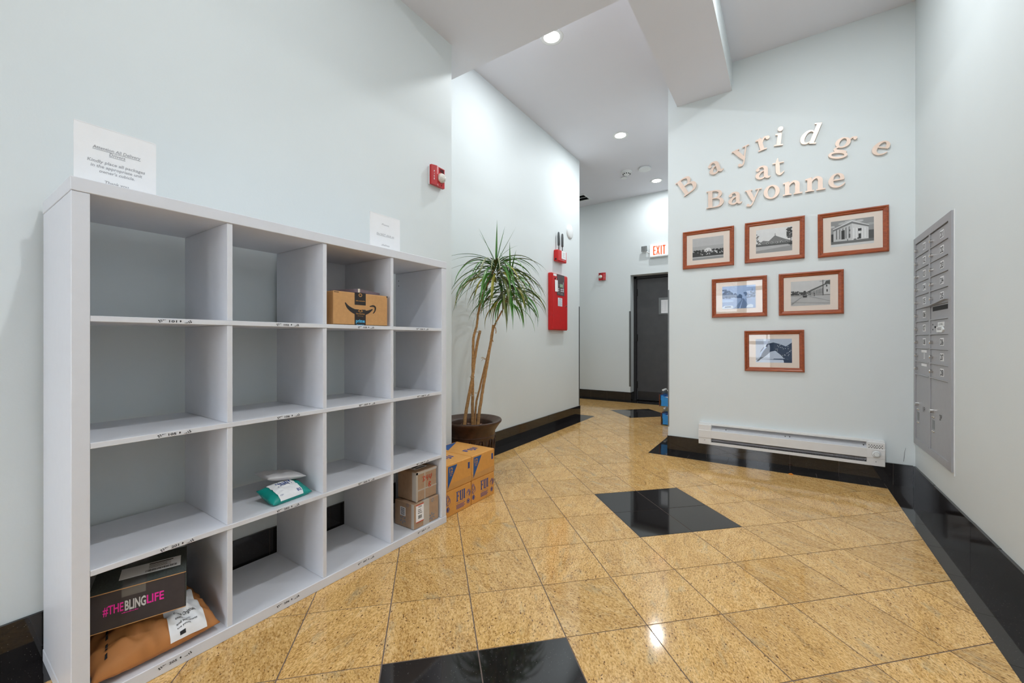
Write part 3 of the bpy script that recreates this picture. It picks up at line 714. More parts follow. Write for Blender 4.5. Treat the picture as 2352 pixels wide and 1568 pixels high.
def moulding(q, w, h_):
    cs = [(-w/2, -h_/2), (w/2, -h_/2), (w/2, h_/2), (-w/2, h_/2)]; dirs = [(1, 1), (-1, 1), (-1, -1), (1, -1)]
    for e in range(4):
        a, b = cs[e], cs[(e+1) % 4]; da, db = dirs[e], dirs[(e+1) % 4]; vs = []
        for (o, y) in prof: vs.append((a[0]+da[0]*o, y, a[1]+da[1]*o)); vs.append((b[0]+db[0]*o, y, b[1]+db[1]*o))
        q.add(vs, [(2*k, 2*k+1, 2*k+3, 2*k+2) for k in range(len(prof)-1)])
moulding(ft, FW, FH); frame_me = ft.mesh('frame', M['frame'])
bk = MB(); bk.box(-FW/2+.02, FW/2-.02, -.006, 0, -FH/2+.02, FH/2-.02); mat_me = bk.mesh('mat_board', M['matboard'])
gl = MB(); gl.quad((-FW/2+.03, -.0095, -FH/2+.03), (FW/2-.03, -.0095, -FH/2+.03), (FW/2-.03, -.0095, FH/2-.03), (-FW/2+.03, -.0095, FH/2-.03)); glass_me = gl.mesh('glass', M['glass'])
FR = [(1, -.569, 1.842, 0, 'mahogany framed old photo of a distant dark town, top left of the six'), (2, -.079, 1.846, .004, 'mahogany framed old photo of a long pavilion with trees, top middle of the six'),
 (3, .413, 1.838, -.004, 'mahogany framed old photo of a columned bank building, top right of the six'), (4, -.330, 1.398, -.004, 'mahogany framed bluish photo of a tree-lined road with window reflections'),
 (5, .160, 1.400, -.003, 'mahogany framed old street photo with a building on its right, middle row'), (6, -.081, .946, -.010, 'mahogany framed blue photo of a steel arch bridge, lowest of the six')]
for k, x, z, r, lab in FR:
    t = thing('picture_frame', (x, YS, z), lab, 'picture', 0, 'framed photographs on the back wall'); t.rotation_euler = (0, r, 0)
    link(frame_me, 'frame', t); link(mat_me, 'mat_board', t); link(glass_me, 'glass', t)
    q = MB(); ms = photo(k, q, .248, .193); o = q.obj('photo_print', ms, t, (-.124, -.006, -.095)); 

# ------------------------------------------------------------ baseboard heater
t = thing('baseboard_heater', (-.022, YS, .13), 'long white electric baseboard heater with a round dial', 'heater')
hw = .612
q = MB(); q.box(-hw, hw, -.006, 0, 0, .17); q.obj('back_plate', M['metalgrey'], t)
q = MB(); q.prism([(-hw, .166), (hw, .166), (hw, .178), (-hw, .178)], -.040, 0); q.box(-hw, hw, -.046, -.040, .164, .172); q.obj('top_cap', M['whitepaint'], t)
q = MB(); q.quad((-hw+.1, -.058, .12), (hw-.1, -.058, .12), (hw-.1, -.008, .158), (-hw+.1, -.008, .158)); q.quad((-hw+.1, -.056, .118), (-hw+.1, -.006, .156), (hw-.1, -.006, .156), (hw-.1, -.056, .118)); q.obj('deflector', M['metalgrey'], t)
q = MB(); q.bbox(-hw+.098, hw-.098, -.066, -.058, .055, .122, .002); q.obj('front_panel', M['whitepaint'], t)
q = MB(); q.bbox(-hw, -hw+.10, -.064, -.004, .0, .168, .002); q.obj('end_cover', M['whitepaint'], t)
q = MB(); q.bbox(hw-.10, hw, -.064, -.004, .0, .168, .002); ec = q.obj('end_cover', M['whitepaint'], t)
for x0, x1 in ((-hw, -hw+.1), (hw-.1, hw)):
    q = MB(); q.bbox(x0, x1, -.068, -.062, .055, .122, .002); q.obj('cover_lip', M['whitepaint'], t)
q = MB()
for r in range(3):
    for c in range(6):
        xx = hw-.088+c*.0145+(.007 if r == 1 else 0)
        if r == 1 and c == 5: continue
        disc(q, (xx, .138+(r-1)*.0095), .0030, -.0648, -.0638, n=8)
q.obj('vent_holes', M['dark'], t)
q = MB(); q.lathe([(.024, 0), (.024, .004), (.017, .005), (.017, .014), (.015, .016)], 28, (hw-.048, -.068, .086), 'y'); q.obj('thermostat_dial', M['plastic'], t)
q = MB(); ring(q, (hw-.048, .086), (.0175, .0175), (.0155, .0155), -.0835, -.082); ring(q, (hw-.048, .086), (.0255, .0255), (.0240, .0240), -.0690, -.068); q.obj('dial_groove', M['greyink'], t)
q = MB(); q.box(-hw, hw, -.056, -.004, 0, .006); q.prism([(-hw, 0), (hw, 0), (hw, .022), (-hw, .022)], -.062, -.056); q.obj('bottom_lip', M['whitepaint'], t)
fins = MB()
for k in range(150): xx = -hw+.11+k*(2*hw-.22)/149; fins.box(xx, xx+.0008, -.052, -.012, .020, .050)
fins.tube([(-hw+.1, -.032, .035), (hw-.1, -.032, .035)], .008, 8); tag(fins.obj('heating_fins', M['fin'], t), kind='stuff')
q = MB(); disc(q, (-hw+.05, .036), .0035, -.0655, -.064, n=10); disc(q, (hw-.05, .030), .0035, -.0655, -.064, n=10); disc(q, (hw-.052, .128), .0025, -.0655, -.064, n=8); q.obj('screw', M['guard'], t)
q = MB()
for x in (-.40, .02, .05, hw-.115): q.lathe([(.004, 0), (.004, .004)], 8, (x, -.036, .137), 'y')
q.obj('deflector_holes', M['dark'], t)

# ------------------------------------------------------------ mailboxes on the right wall (local x runs from far to near)
t = thing('mailbox_unit', (XR, 3.936, 0), 'grey metal wall mailbox unit with numbered doors and chrome locks', 'mailboxes', -PI/2)
TW = .778
q = MB()
for b in ((0, TW, 1.692, 1.735), (0, TW, .318, .352), (0, .040, .352, 1.692), (TW-.050, TW, .352, 1.692)): q.box(b[0], b[1], -.012, .002, b[2], b[3])
q.obj('outer_trim', M['steel'], t)
box('cabinet', (.005, TW-.005, 0, .0005, .32, 1.73), M['dark'], t)
q = MB(); q.box(.350, .382, -.010, 0, .352, 1.692); q.obj('centre_post', M['steel'], t)
q = MB(); q.box(-.006, 0.002, -.009, 0, .30, 1.72); q.prism([(TW, .31), (TW+.010, .30), (TW+.006, .55), (TW+.012, .8), (TW+.005, 1.1), (TW+.010, 1.5), (TW+.008, 1.74), (TW, 1.735)], -.003, 0); q.obj('caulk_bead', M['plastic'], t)
def mdoor(x0, x1, z0, z1, text, lockpos=None, kind='n'):
    q = MB(); q.box(x0+.003, x1-.003, -.006, 0, z0+.004, z1-.004); q.box(x0, x1, -.0115, -.002, z0-.002, z0+.0045); 
    o = q.obj('mailbox_door', M['steel'], t)
    if kind in ('n', 'b'):
        q = MB(); q.lathe([(.011, 0), (.011, .014), (.009, .017), (.001, .017)], 14, (x0+.035, -.006, (z0+z1)/2-.004), 'y', cap=False); q.obj('lock', M['chrome'], o, smooth=False)
    if text:
        cx = x0+.62*(x1-x0) if kind == 'n' else x0+.6*(x1-x0); cz = (z0+z1)/2
        wd = .018*len(text)+.008
        q = MB(); q.box(cx-wd/2, cx+wd/2, -.0068, -.006, cz-.022, cz+.022); q.obj('number_plate', M['paper'], o)
        q = MB(); textmb(q, text, cx, cz-.017, .034, wd-.006 if len(text) > 1 else .008, -.0071, bold=.03); q.obj('number', M['ink'], o)
    return o
pit = .0889
for k in range(10):
    z1 = 1.690-k*pit; z0 = z1-pit
    if k < 8: mdoor(.040, .350, z0, z1, '10%d' % (k+1))
    else:
        o = mdoor(.040, .350, z0, z1, '1' if k == 8 else '', kind='n')
        q = MB(); q.box(.17, .29, -.0068, -.006, z1-.026, z1-.010); q.obj('name_strip', M['paper'], o)
    if k == 5:
        q = MB(); q.box(.385, .725, -.006, 0, z0+.003, z1-.003); q.box(.382, .728, -.0115, -.002, z0-.002, z0+.0045); o = q.obj('mailbox_door', M['steel'], t)
        q = MB(); q.box(.42, .70, -.0068, -.006, z0+.052, z0+.078); q.obj('mail_slot', M['dark'], o)
        q = MB(); q.prism([(.26, z1-.004), (.44, z1-.004), (.73, z1+.014), (.73, z1+.019), (.44, z1+.001), (.26, z1)], -.030, -.012); q.obj('slot_hood', M['steel'], o)
    elif k == 6:
        o = mdoor(.382, .728, z0, z1, '', kind='x')
        q = MB(); q.box(.53, .64, -.009, -.006, z0+.045, z0+.07); q.prism([(.52, z0+.012), (.62, z0+.010), (.64, z0+.026), (.62, z0+.044), (.52, z0+.044)], -.013, -.006); q.obj('tag_plate', M['plastic'], o)
        q = MB(); textmb(q, 'US MAIL', .585, z0+.052, .012, .08, -.0093); q.box(.535, .61, -.0134, -.013, z0+.034, z0+.037); q.box(.535, .61, -.0134, -.013, z0+.026, z0+.029); q.obj('tag_print', M['ink'], o)
        q = MB(); q.lathe([(.006, 0), (.006, .004)], 10, (.475, -.006, z0+.044), 'y'); disc(q, (.42, z0+.03), .006, -.0066, -.006, n=6); disc(q, (.42, z0+.06), .006, -.0066, -.006, n=6); q.obj('key_slot', M['dark'], o)
    else:
        num = {0: 1, 1: 2, 2: 3, 3: 4, 4: 5, 7: 6, 8: 7, 9: 8}[k]; mdoor(.382, .728, z0, z1, '20%d' % num)
for x0, x1, tx in ((.040, .350, '1P'), (.382, .728, '2P')):
    q = MB(); q.box(x0+.003, x1-.003, -.006, 0, .358, .796); q.box(x0, x1, -.0115, -.002, .352, .36); o = q.obj('parcel_door', M['steel'], t)
    q = MB(); q.lathe([(.013, 0), (.013, .016), (.001, .017)], 14, (x0+.045, -.006, .60), 'y', cap=False); q.obj('lock', M['chrome'], o)
    q = MB(); textmb(q, tx, x0+.19, .565, .034, .042, -.0066); q.obj('number', M['ink'], o)
    q = MB(); q.box(x0+.03, x0+.075, -.007, -.006, .49, .545); q.obj('key_window', M['guard'], o)
    q = MB()
    for dx in (.035, .062):
        for zz in (.563, .475): q.lathe([(.006, 0), (.004, .005)], 10, (x0+dx, -.006, zz), 'y')
    q.obj('rivet', M['chrome'], o)

# ------------------------------------------------------------ shelf unit (local x = along wall, -y = towards room)
SX, SYs, SL, SD, SH = -1.598, .252, 1.468, .388, 1.475
t = thing('cube_shelf_unit', (SX, SYs, 0), 'white four by four open cube shelf unit along the left wall', 'shelf unit', PI/2)
e = .038; pc = (SL-2*e+.0165)/4; pz = (SH-2*e+.016)/4
q = MB(); q.bbox(0, SL, 0, SD, SH-e, SH, .0015); q.obj('top_panel', M['white'], t)
q = MB(); q.bbox(0, SL, 0, SD, 0, e, .0015); q.obj('bottom_panel', M['white'], t)
q = MB(); q.bbox(.0015, e, .0015, SD-.001, e+.0008, SH-e-.0008, .0012); q.obj('side_panel', M['white'], t)
q = MB(); q.bbox(SL-e, SL-.0015, .0015, SD-.001, e+.0008, SH-e-.0008, .0012); q.obj('side_panel', M['white'], t)
ztop = {}
for r in range(1, 4):
    z1 = SH-e-r*pz+.016; z0 = z1-.016; ztop[r] = z1
    q = MB(); q.bbox(e+.0004, SL-e-.0004, .002, SD-.002, z0, z1, .0008); q.obj('shelf_board', M['white'], t)
ztop[4] = e
for c in range(1, 4):
    x0 = e+c*pc-.0165
    for r in range(4):
        hi = SH-e if r == 0 else ztop[r]-.016
        q = MB(); q.bbox(x0, x0+.0165, .005, SD-.004, ztop[r+1]+.0005, hi-.0005, .0008); q.obj('divider', M['white'], t)
box('back_insert', (e+2*pc, e+3*pc-.0165, SD-.012, SD-.006, ztop[1], SH-e), M['white'], t)
q = MB()
for z in (SH-e-.045, SH-e-.075): q.lathe([(.0026, 0), (.0026, .0006)], 8, (SL-e-.0006, SD-.03, z), 'x')
q.obj('peg_hole', M['dark'], t)
NUM = [['101', '102', '103', '104'], ['105', '106', '107', '108'], ['201', '202', '203', '204'], ['205', '206', '207', '208']]
rnd = random.Random(4)
for r in range(4):
    for c in range(4):
        cx = e+c*pc+(pc-.0165)*(.56+.03*rnd.random()); zz = ztop[r+1]-.0085; yy = .0013
        if r == 3: zz = e-.015; yy = -.0007
        q = MB(); fr = yy
        textmb(q, NUM[r][c], cx-.006, zz-.0035, .0072, .020, yy-.0002, bold=.02)
        q.prism([(cx+.012, zz-.002), (cx+.0145, zz-.002), (cx+.0145, zz+.003), (cx+.012, zz+.003)], yy-.0004, yy); q.prism([(cx+.0105, zz+.000), (cx+.016, zz+.0005), (cx+.0133, zz+.0045)], yy-.0004, yy)
        for s in (-1, 1):
            for k, (dx, dz, w) in enumerate(((.050, .0015, .0022), (.0475, -.0032, .0020), (.044, .0030, .0018), (.0415, -.0008, .0016), (.0375, .0036, .0015), (.034, .0040, .0012), (.030, .0042, .0010))):
                ax = cx+s*dx*.82; az = zz-s*dz*.9; hgt = w*.9
                q.prism([(ax-w, az-hgt*.6), (ax+w*.5, az-hgt), (ax+w, az+hgt*.5), (ax-w*.4, az+hgt)], yy-.0004, yy)
        q.obj('number_label', M['ink'], t)

# sign holders on top of the shelf
def signholder(y0, w, hh, lines, label, tilt=.06):
    t = thing('sign_holder', (-1.70, y0+w/2, SH), label, 'sign', PI/2)
    q = MB(); q.box(-w/2, w/2, -.0015, .0015, 0, hh); q.box(-w/2, w/2, -.001, .07, 0, .002); o = q.obj('acrylic_stand', M['glass'], t)
    q = MB(); q.box(-w/2-.001, w/2+.001, -.003, -.0005, .002, hh-.0015); q.box(-w/2, w/2, -.0035, .002, hh-.002, hh); q.obj('paper_sheet', M['paper'], t)
    q = MB()
    for s_, z, h_, wd, und, b in lines:
        z -= .010; textmb(q, s_, 0, z, h_, wd, -.0034, bold=b, shear=.15)
        if und: q.box(-wd/2, wd/2, -.0036, -.003, z-.003, z-.0018)
    q.obj('sign_lettering', M['greyink'], t)
    return t
signholder(.275, .183, .192, [('Attention All Delivery', .135, .0095, .108, True, .012), ('Drivers', .122, .0095, .036, True, .012), ('Kindly place all packages', .094, .0092, .130, False, .012),
  ('in the appropriate unit', .080, .0092, .116, False, .012), ("owner's cubicle.", .066, .0092, .080, False, .012), ('Thank you.', .036, .0092, .056, False, .012)], 'wide white acrylic notice for delivery drivers standing at the left end of the shelf unit')
signholder(1.281, .186, .192, [('Please,', .150, .009, .046, False, .0), ('Do NOT climb on', .098, .010, .108, True, .0), ('shelves', .046, .010, .050, False, .0)], 'white acrylic notice not to climb, standing near the right end of the shelf unit')

# ------------------------------------------------------------ parcels in the shelf
def cell(c, r): return SYs+e+c*pc, ztop[r+1]
# smile carton, top row third cube
cy, cz = cell(2, 0)
t = thing('smile_carton', (-1.606, 1.170, cz), 'brown cardboard carton with black curved arrow smile and black tape in top row', 'carton', PI/2)
w, hh, dd = .285, .146, .21
box('carton_body', (-w/2, w/2, 0, dd, .001, hh), M['cardboard'], t, .003)
q = MB(); q.box(-.040, .018, -.0006, 0, .092, hh); q.box(-.040, .018, -.0006, 0, .001, .072); q.box(-.040, .018, 0, dd, hh, hh+.0006); q.obj('black_tape', M['blacktape'], t)
q = MB(3e-5); stroke(q, [(-.088, .098, .004), (-.072, .078, .014), (-.042, .062, .021), (-.005, .056, .022), (.030, .063, .015), (.055, .077, .004)], -.0012, -.0004)
stroke(q, [(.040, .089, .004), (.058, .093, .007), (.070, .087, .008), (.068, .070, .006), (.058, .058, .003)], -.0012, -.0004); q.obj('smile_print', M['blacktape'], t)
q = MB(3e-5); textmb(q, 'prime', -.011, .013, .0155, .046, -.0014, bold=.03); textmb(q, 'music', -.011, .000, .006, .040, -.0014); q.obj('blue_lettering', M['lblue'], t)
q = MB(); textmb(q, 'free listening', -.011, .050, .0060, .044, -.0014, bold=.02); textmb(q, 'millions of songs', -.011, .041, .0038, .030, -.0014)
textmb(q, 'supersonic magic', -.011, .112, .0052, .048, -.0014, rot=PI, bold=.02)
ring(q, (-.011, .137), (.009, .008), (.006, .005), -.0014, -.0004, n=16); ring(q, (-.011, .066), (.009, .007), (.006, .004), -.0016, -.0004, n=16); q.box(-.022, -.016, -.0016, -.0004, .061, .068); q.box(-.006, .0, -.0016, -.0004, .061, .068); q.obj('tape_lettering', M['tape'], t)
q = MB(); q.box(-w/2+.002, -w/2+.024, -.0006, .002, hh-.0065, hh-.004); q.box(w/2-.006, w/2-.001, -.0006, .003, hh-.008, hh-.001); q.box(-w/2, w/2, -.0004, .0, 0.0008, .002); q.obj('flap_gap', M['dark'], t)
t = thing('thin_parcel', (-1.66, 1.215, cz+hh+.001), 'thin flat grey-purple parcel lying on top of the smile carton', 'parcel', PI/2+.35)
box('parcel_body', (-.085, .085, -.035, .12, .0, .017), M['purple'], t, .002)
q = MB(); q.box(-.086, -.079, -.036, -.030, .001, .0175); q.obj('frayed_corner', M['chip'], t)

# black branded carton on a kraft bag, bottom left cube
cy, cz = cell(0, 3)
t = thing('black_carton', (-1.662, .297, .1815), 'black branded carton with pink and silver lettering lying askew on a kraft bag', 'carton', PI/2)
t.rotation_euler = (0, 0, PI/2-.318)
w, hh, dd = .219, .112, .20
box('carton_body', (0, w, 0, dd, 0, hh), M['darkbox'], t, .002)
box('lid_skin', (-.001, w+.001, -.001, dd+.001, hh-.001, hh+.001), M['darktop'], t)
box('side_skin', (w-.0005, w+.0008, 0, dd, .001, hh), M['darktop'], t)
q = MB(); q.box(-.001, w+.001, -.0016, .0006, hh-.0022, hh-.0002); q.obj('board_edge', M['cardboard'], t)
q = MB(); q.box(0, w, -.0006, .001, -.0008, .0008); q.obj('board_edge', M['cardboard'], t)
q = MB(); textmb(q, '#THE', .030, .046, .026, .044, -.0009, 0, 'L', .02); textmb(q, 'LIFE', .126, .046, .026, .040, -.0009, 0, 'L', .02); q.obj('pink_lettering', M['pink'], t)
q = MB(); [q.box(.070+.0042*k, .0732+.0042*k, -.0009, -.0004, .037, .0385+.0012*(k % 3 == 1)) for k in range(9)]; q.obj('pink_small_print', M['pink'], t)
q = MB(); textmb(q, 'BLING', .077, .044, .029, .047, -.0009, 0, 'L', .03); q.obj('silver_lettering', M['silver'], t)
q = MB(); q.box(.070, .124, -.0005, 0, .085, hh); q.box(.070, .124, 0, dd, hh+.001, hh+.0014); q.obj('clear_tape', mat('smoky_clear_tape', (104, 102, 100), .12), t)
q = MB(); q.box(.058, .205, .055, .130, hh+.0014, hh+.0020); q.obj('shipping_label', M['paper'], t)
q = MB()
rr = random.Random(2); x = .118
while x < .195:
    w_ = rr.choice((.0008, .0014, .002)); q.box(x, x+w_, .064, .078, hh+.002, hh+.0023); x += w_+rr.choice((.0008, .0012))
for k in range(5): q.box(.125, .18-.01*(k % 2), .086+k*.006, .088+k*.006, hh+.002, hh+.0023)
q.box(.125, .185, .116, .122, hh+.002, hh+.0023); q.obj('label_print', M['ink'], t)
def pillow(w, d, hgt, nx=22, ny=18, seed=1, wr=.5, pw=.55, bf=1.0):
    r = random.Random(seed); ph = [r.uniform(0, 6.28) for _ in range(8)]; q = MB()
    def wob(x, y):
        return (math.sin(9*x+ph[0]+4*math.sin(5*y+ph[1]))*.4+math.sin(17*y-8*x+ph[2])*.3+math.sin(23*x+13*y+ph[3])*.3)
    vs = []; 
    for side in (1, -1):
        for j in range(ny+1):
            for i in range(nx+1):
                x = i/nx*2-1; y = j/ny*2-1
                b = max(0, (1-abs(x)**2.6))**pw*max(0, (1-abs(y)**2.6))**pw
                ed = 1-.04*abs(wob(x*.7, y*.7))
                z = side*hgt/2*b*(1+wr*.25*wob(x, y))
                if side < 0: z = -hgt/2*bf*min(b*1.6, 1)
                vs.append((x*w/2*(ed if abs(y) < 1 else 1), y*d/2*ed, z+.002*side))
    n1 = (nx+1)*(ny+1); fs = []
    for j in range(ny):
        for i in range(nx):
            a = j*(nx+1)+i; fs.append((a, a+1, a+nx+2, a+nx+1)); fs.append((n1+a, n1+a+nx+1, n1+a+nx+2, n1+a+1))
    border = [i for i in range(nx+1)]+[j*(nx+1)+nx for j in range(1, ny+1)]+[ny*(nx+1)+i for i in range(nx-1, -1, -1)]+[j*(nx+1) for j in range(ny-1, 0, -1)]
    for k in range(len(border)):
        a, b = border[k], border[(k+1) % len(border)]; fs.append((a, n1+a, n1+b, b))
    q.add(vs, fs); return q, wob
def surfpatch(w, d, hgt, x0, x1, y0, y1, off, wob, pw=.55, wr=.5, n=10):
    q = MB(); vs = []
    for j in range(n+1):
        for i in range(n+1):
            x = x0+(x1-x0)*i/n; y = y0+(y1-y0)*j/n; u, v = x/(w/2), y/(d/2)
            b = max(0, (1-abs(u)**2.6))**pw*max(0, (1-abs(v)**2.6))**pw
            vs.append((x, y, hgt/2*b*(1+wr*.25*wob(u, v))+.002+off))
    q.add(vs, [(j*(n+1)+i, j*(n+1)+i+1, (j+1)*(n+1)+i+1, (j+1)*(n+1)+i) for j in range(n) for i in range(n)]); return q
def drape(q, w, d, hgt, off, wob, pw=.55, wr=.5):
    out = []
    for (x, y, z) in q.v:
        u, v = x/(w/2), y/(d/2); b = max(0, (1-min(1, abs(u))**2.6))**pw*max(0, (1-min(1, abs(v))**2.6))**pw
        out.append((x, y, hgt/2*b*(1+wr*.25*wob(u, v))+.002+off))
    q.v = out; return q
# kraft bag
w, d, hg = .310, .30, .165
t = thing('kraft_mailer', (-1.757, .4505, .080), 'crumpled brown kraft paper mailer with a white label in the bottom left cube', 'mailer', PI/2)
t.rotation_euler = (.08, .0, PI/2)
q, wob = pillow(w, d, hg, seed=3, nx=40, ny=48, wr=.9, bf=.30); q.obj('bag_body', M['kraft'], t, smooth=True)
lp = surfpatch(w, d, hg, .020, .118, -.1497, .03, .0018, wob, wr=.9, n=40); lp.obj('white_label', M['paper'], t, smooth=True)
q = MB()
flat = lambda p: (p[0], p[2], 0)
for s_, yy, hh_ in (('Prime Originals,', -.105, .0068), ('exclusives,', -.1185, .0056), ('and live sports', -.1305, .0050), ('are yours.', -.1378, .0036)):
    textmb(q, s_, .040, yy, hh_, .0037*len(s_), 0, 0, 'L', .012, frame=flat)
q.v = [(v[0], v[1], 0) for v in q.v]
q.add([(.045, -.1478, 0), (.060, -.1478, 0), (.060, -.1435, 0), (.045, -.1435, 0)], [(0, 1, 2, 3)])
drape(q, w, d, hg, .0040, wob, wr=.9); q.obj('label_print', M['ink'], t)
q = MB()
for k in range(9): q.add([(-.125+.004*k, -.12+.018*k, 0), (-.119+.004*k, -.121+.018*k, 0), (-.117+.004*k, -.110+.018*k, 0), (-.122+.004*k, -.110+.018*k, 0)], [(0, 1, 2, 3)])
q.v = [(v[0], v[1], 0) for v in q.v]
drape(q, w, d, hg, .0022, wob, wr=.9); q.obj('bag_print', M['ink'], t)

# teal pouch and white mailer, second cube third row
cy, cz = cell(1, 2)
w, d, hg = .165, .115, .046
t = thing('teal_pouch', (-1.690, .866, cz+.026), 'small teal plastic pouch with a white label in the second cube of the third row', 'pouch', PI/2)
t.rotation_euler = (.30, 0, PI/2+.12)
q, wob = pillow(w, d, hg, seed=8, nx=22, ny=16); q.obj('pouch_body', M['teal'], t, smooth=True)
lp = surfpatch(w, d, hg, -.055, .042, -.0574, .045, .0024, wob, n=26); lp.obj('white_label', M['paper'], t, smooth=True)
q = MB(); textmb(q, 'B2', .030, -.048, .013, .017, 0, bold=.02, frame=flat); textmb(q, 'CBT', -.042, -.044, .006, .014, 0, frame=flat); q.v = [(v[0], v[1], 0) for v in q.v]
for k in range(7): q.add([(-.03+.009*k, .005, 0), (-.025+.009*k, .005, 0), (-.025+.009*k, .03, 0), (-.03+.009*k, .03, 0)], [(0, 1, 2, 3)])
drape(q, w, d, hg, .0040, wob); q.obj('label_print', M['fijiblue'], t)
w, d, hg = .150, .15, .022
t = thing('white_mailer', (-1.782, .893, cz+.070), 'crumpled white poly mailer lying on the teal pouch', 'mailer', PI/2)
t.rotation_euler = (-.05, .16, PI/2-.1)
q, wob = pillow(w, d, hg, seed=12, nx=22, ny=18, wr=1.3); q.obj('mailer_body', M['poly'], t, smooth=True)

# two taped cartons, bottom right cube
cy, cz = cell(3, 3)
t = thing('taped_carton', (-1.612, 1.488, e), 'lower taped brown carton with a white barcode label in the bottom right cube', 'carton', PI/2)
w, hh, dd = .182, .133, .15
box('carton_body', (0, w, 0, dd, .001, hh), M['cardboard2'], t, .003)
q = MB(); q.box(.066, .110, -.0005, 0, .001, hh); q.box(.066, .110, 0, dd, hh, hh+.0006); q.box(-.0005, 0, .0, .02, .003, hh); q.obj('clear_tape', M['cleartape'], t)
q = MB(); q.box(.014, .068, -.0010, 0, .034, .124); q.box(-.0010, 0, .065, .105, .06, .105); q.obj('white_label', M['paper'], t)
q = MB(); q.box(.014, .068, -.0014, -.0008, .032, .036); q.box(.014, .068, -.0014, -.0008, .121, .125); q.obj('orange_edge', M['marker'], t)
q = MB(); x = .028
while x < .056: q.box(x, x+.0012, -.0014, -.001, .050, .068); x += rr.choice((.002, .003))
textmb(q, '1Y03W', .041, .108, .010, .026, -.0012, bold=.02)
for k in range(3): q.box(.026, .056-.004*k, -.0014, -.001, .078+k*.009, .081+k*.009)
for k in range(8): q.box(-.0014, -.001, .070, .100, .064+k*.005, .0665+k*.005)
q.obj('label_print', M['ink'], t)
q = MB()
def spark(q, cx, cz, r, side=False):
    for k in range(6):
        a = PI/2+k*PI/3; p = [(r*.35, -.10*r), (r, -.17*r), (r*1.05, 0), (r, .17*r), (r*.35, .10*r)]
        pts = [(cx+u*math.cos(a)-v*math.sin(a), cz+u*math.sin(a)+v*math.cos(a)) for u, v in p]
        if side: q.add([(-.0008, y_, z_) for y_, z_ in pts], [tuple(range(5))])
        else: q.prism(pts, -.0008, 0)
spark(q, .130, .030, .020); spark(q, .135, .118, .012); spark(q, .085, .040, .022, True); spark(q, .048, .122, .010, True); q.obj('spark_print', M['greyblue'], t)
t = thing('taped_carton', (-1.622, 1.512, e+hh+.002), 'upper taped brown carton with red handwriting stacked in the bottom right cube', 'carton', PI/2)
w2, h2, d2 = .152, .158, .145
box('carton_body', (0, w2, 0, d2, .001, h2), M['cardboard2'], t, .004)
q = MB(); q.box(.060, .066, -.0006, 0, .001, h2); q.box(0, w2, -.0005, 0, .055, .062); q.box(.0, .012, -.0007, 0, .001, h2); q.box(0, w2, -.0007, 0, h2-.014, h2-.002); q.box(-.0006, 0, 0, .03, .004, h2-.002); q.obj('clear_tape', M['cleartape'], t)
q = MB()
stroke(q, [(.045, .122, .003), (.062, .124, .003), (.052, .112, .003), (.062, .104, .003), (.046, .100, .003)], -.0014, -.0006)
stroke(q, [(.075, .126, .003), (.070, .112, .003), (.086, .112, .003)], -.0014, -.0006); stroke(q, [(.086, .128, .003), (.082, .096, .003)], -.0014, -.0006); stroke(q, [(.100, .126, .003), (.096, .108, .003), (.110, .112, .003), (.112, .128, .003), (.106, .098, .003)], -.0014, -.0006)
stroke(q, [(.090, .060, .003), (.094, .086, .003), (.106, .080, .003), (.094, .074, .003), (.108, .062, .003), (.092, .060, .003)], -.0014, -.0006); q.obj('red_handwriting', M['marker'], t)
q = MB(); q.box(.030, .120, .04, .11, h2, h2+.0008); q.obj('address_label', M['paper'], t)
q = MB(); q.box(.04, .11, .045, .055, h2+.0008, h2+.0011); q.box(.04, .08, .07, .09, h2+.0008, h2+.0011); q.obj('label_print', M['ink'], t)

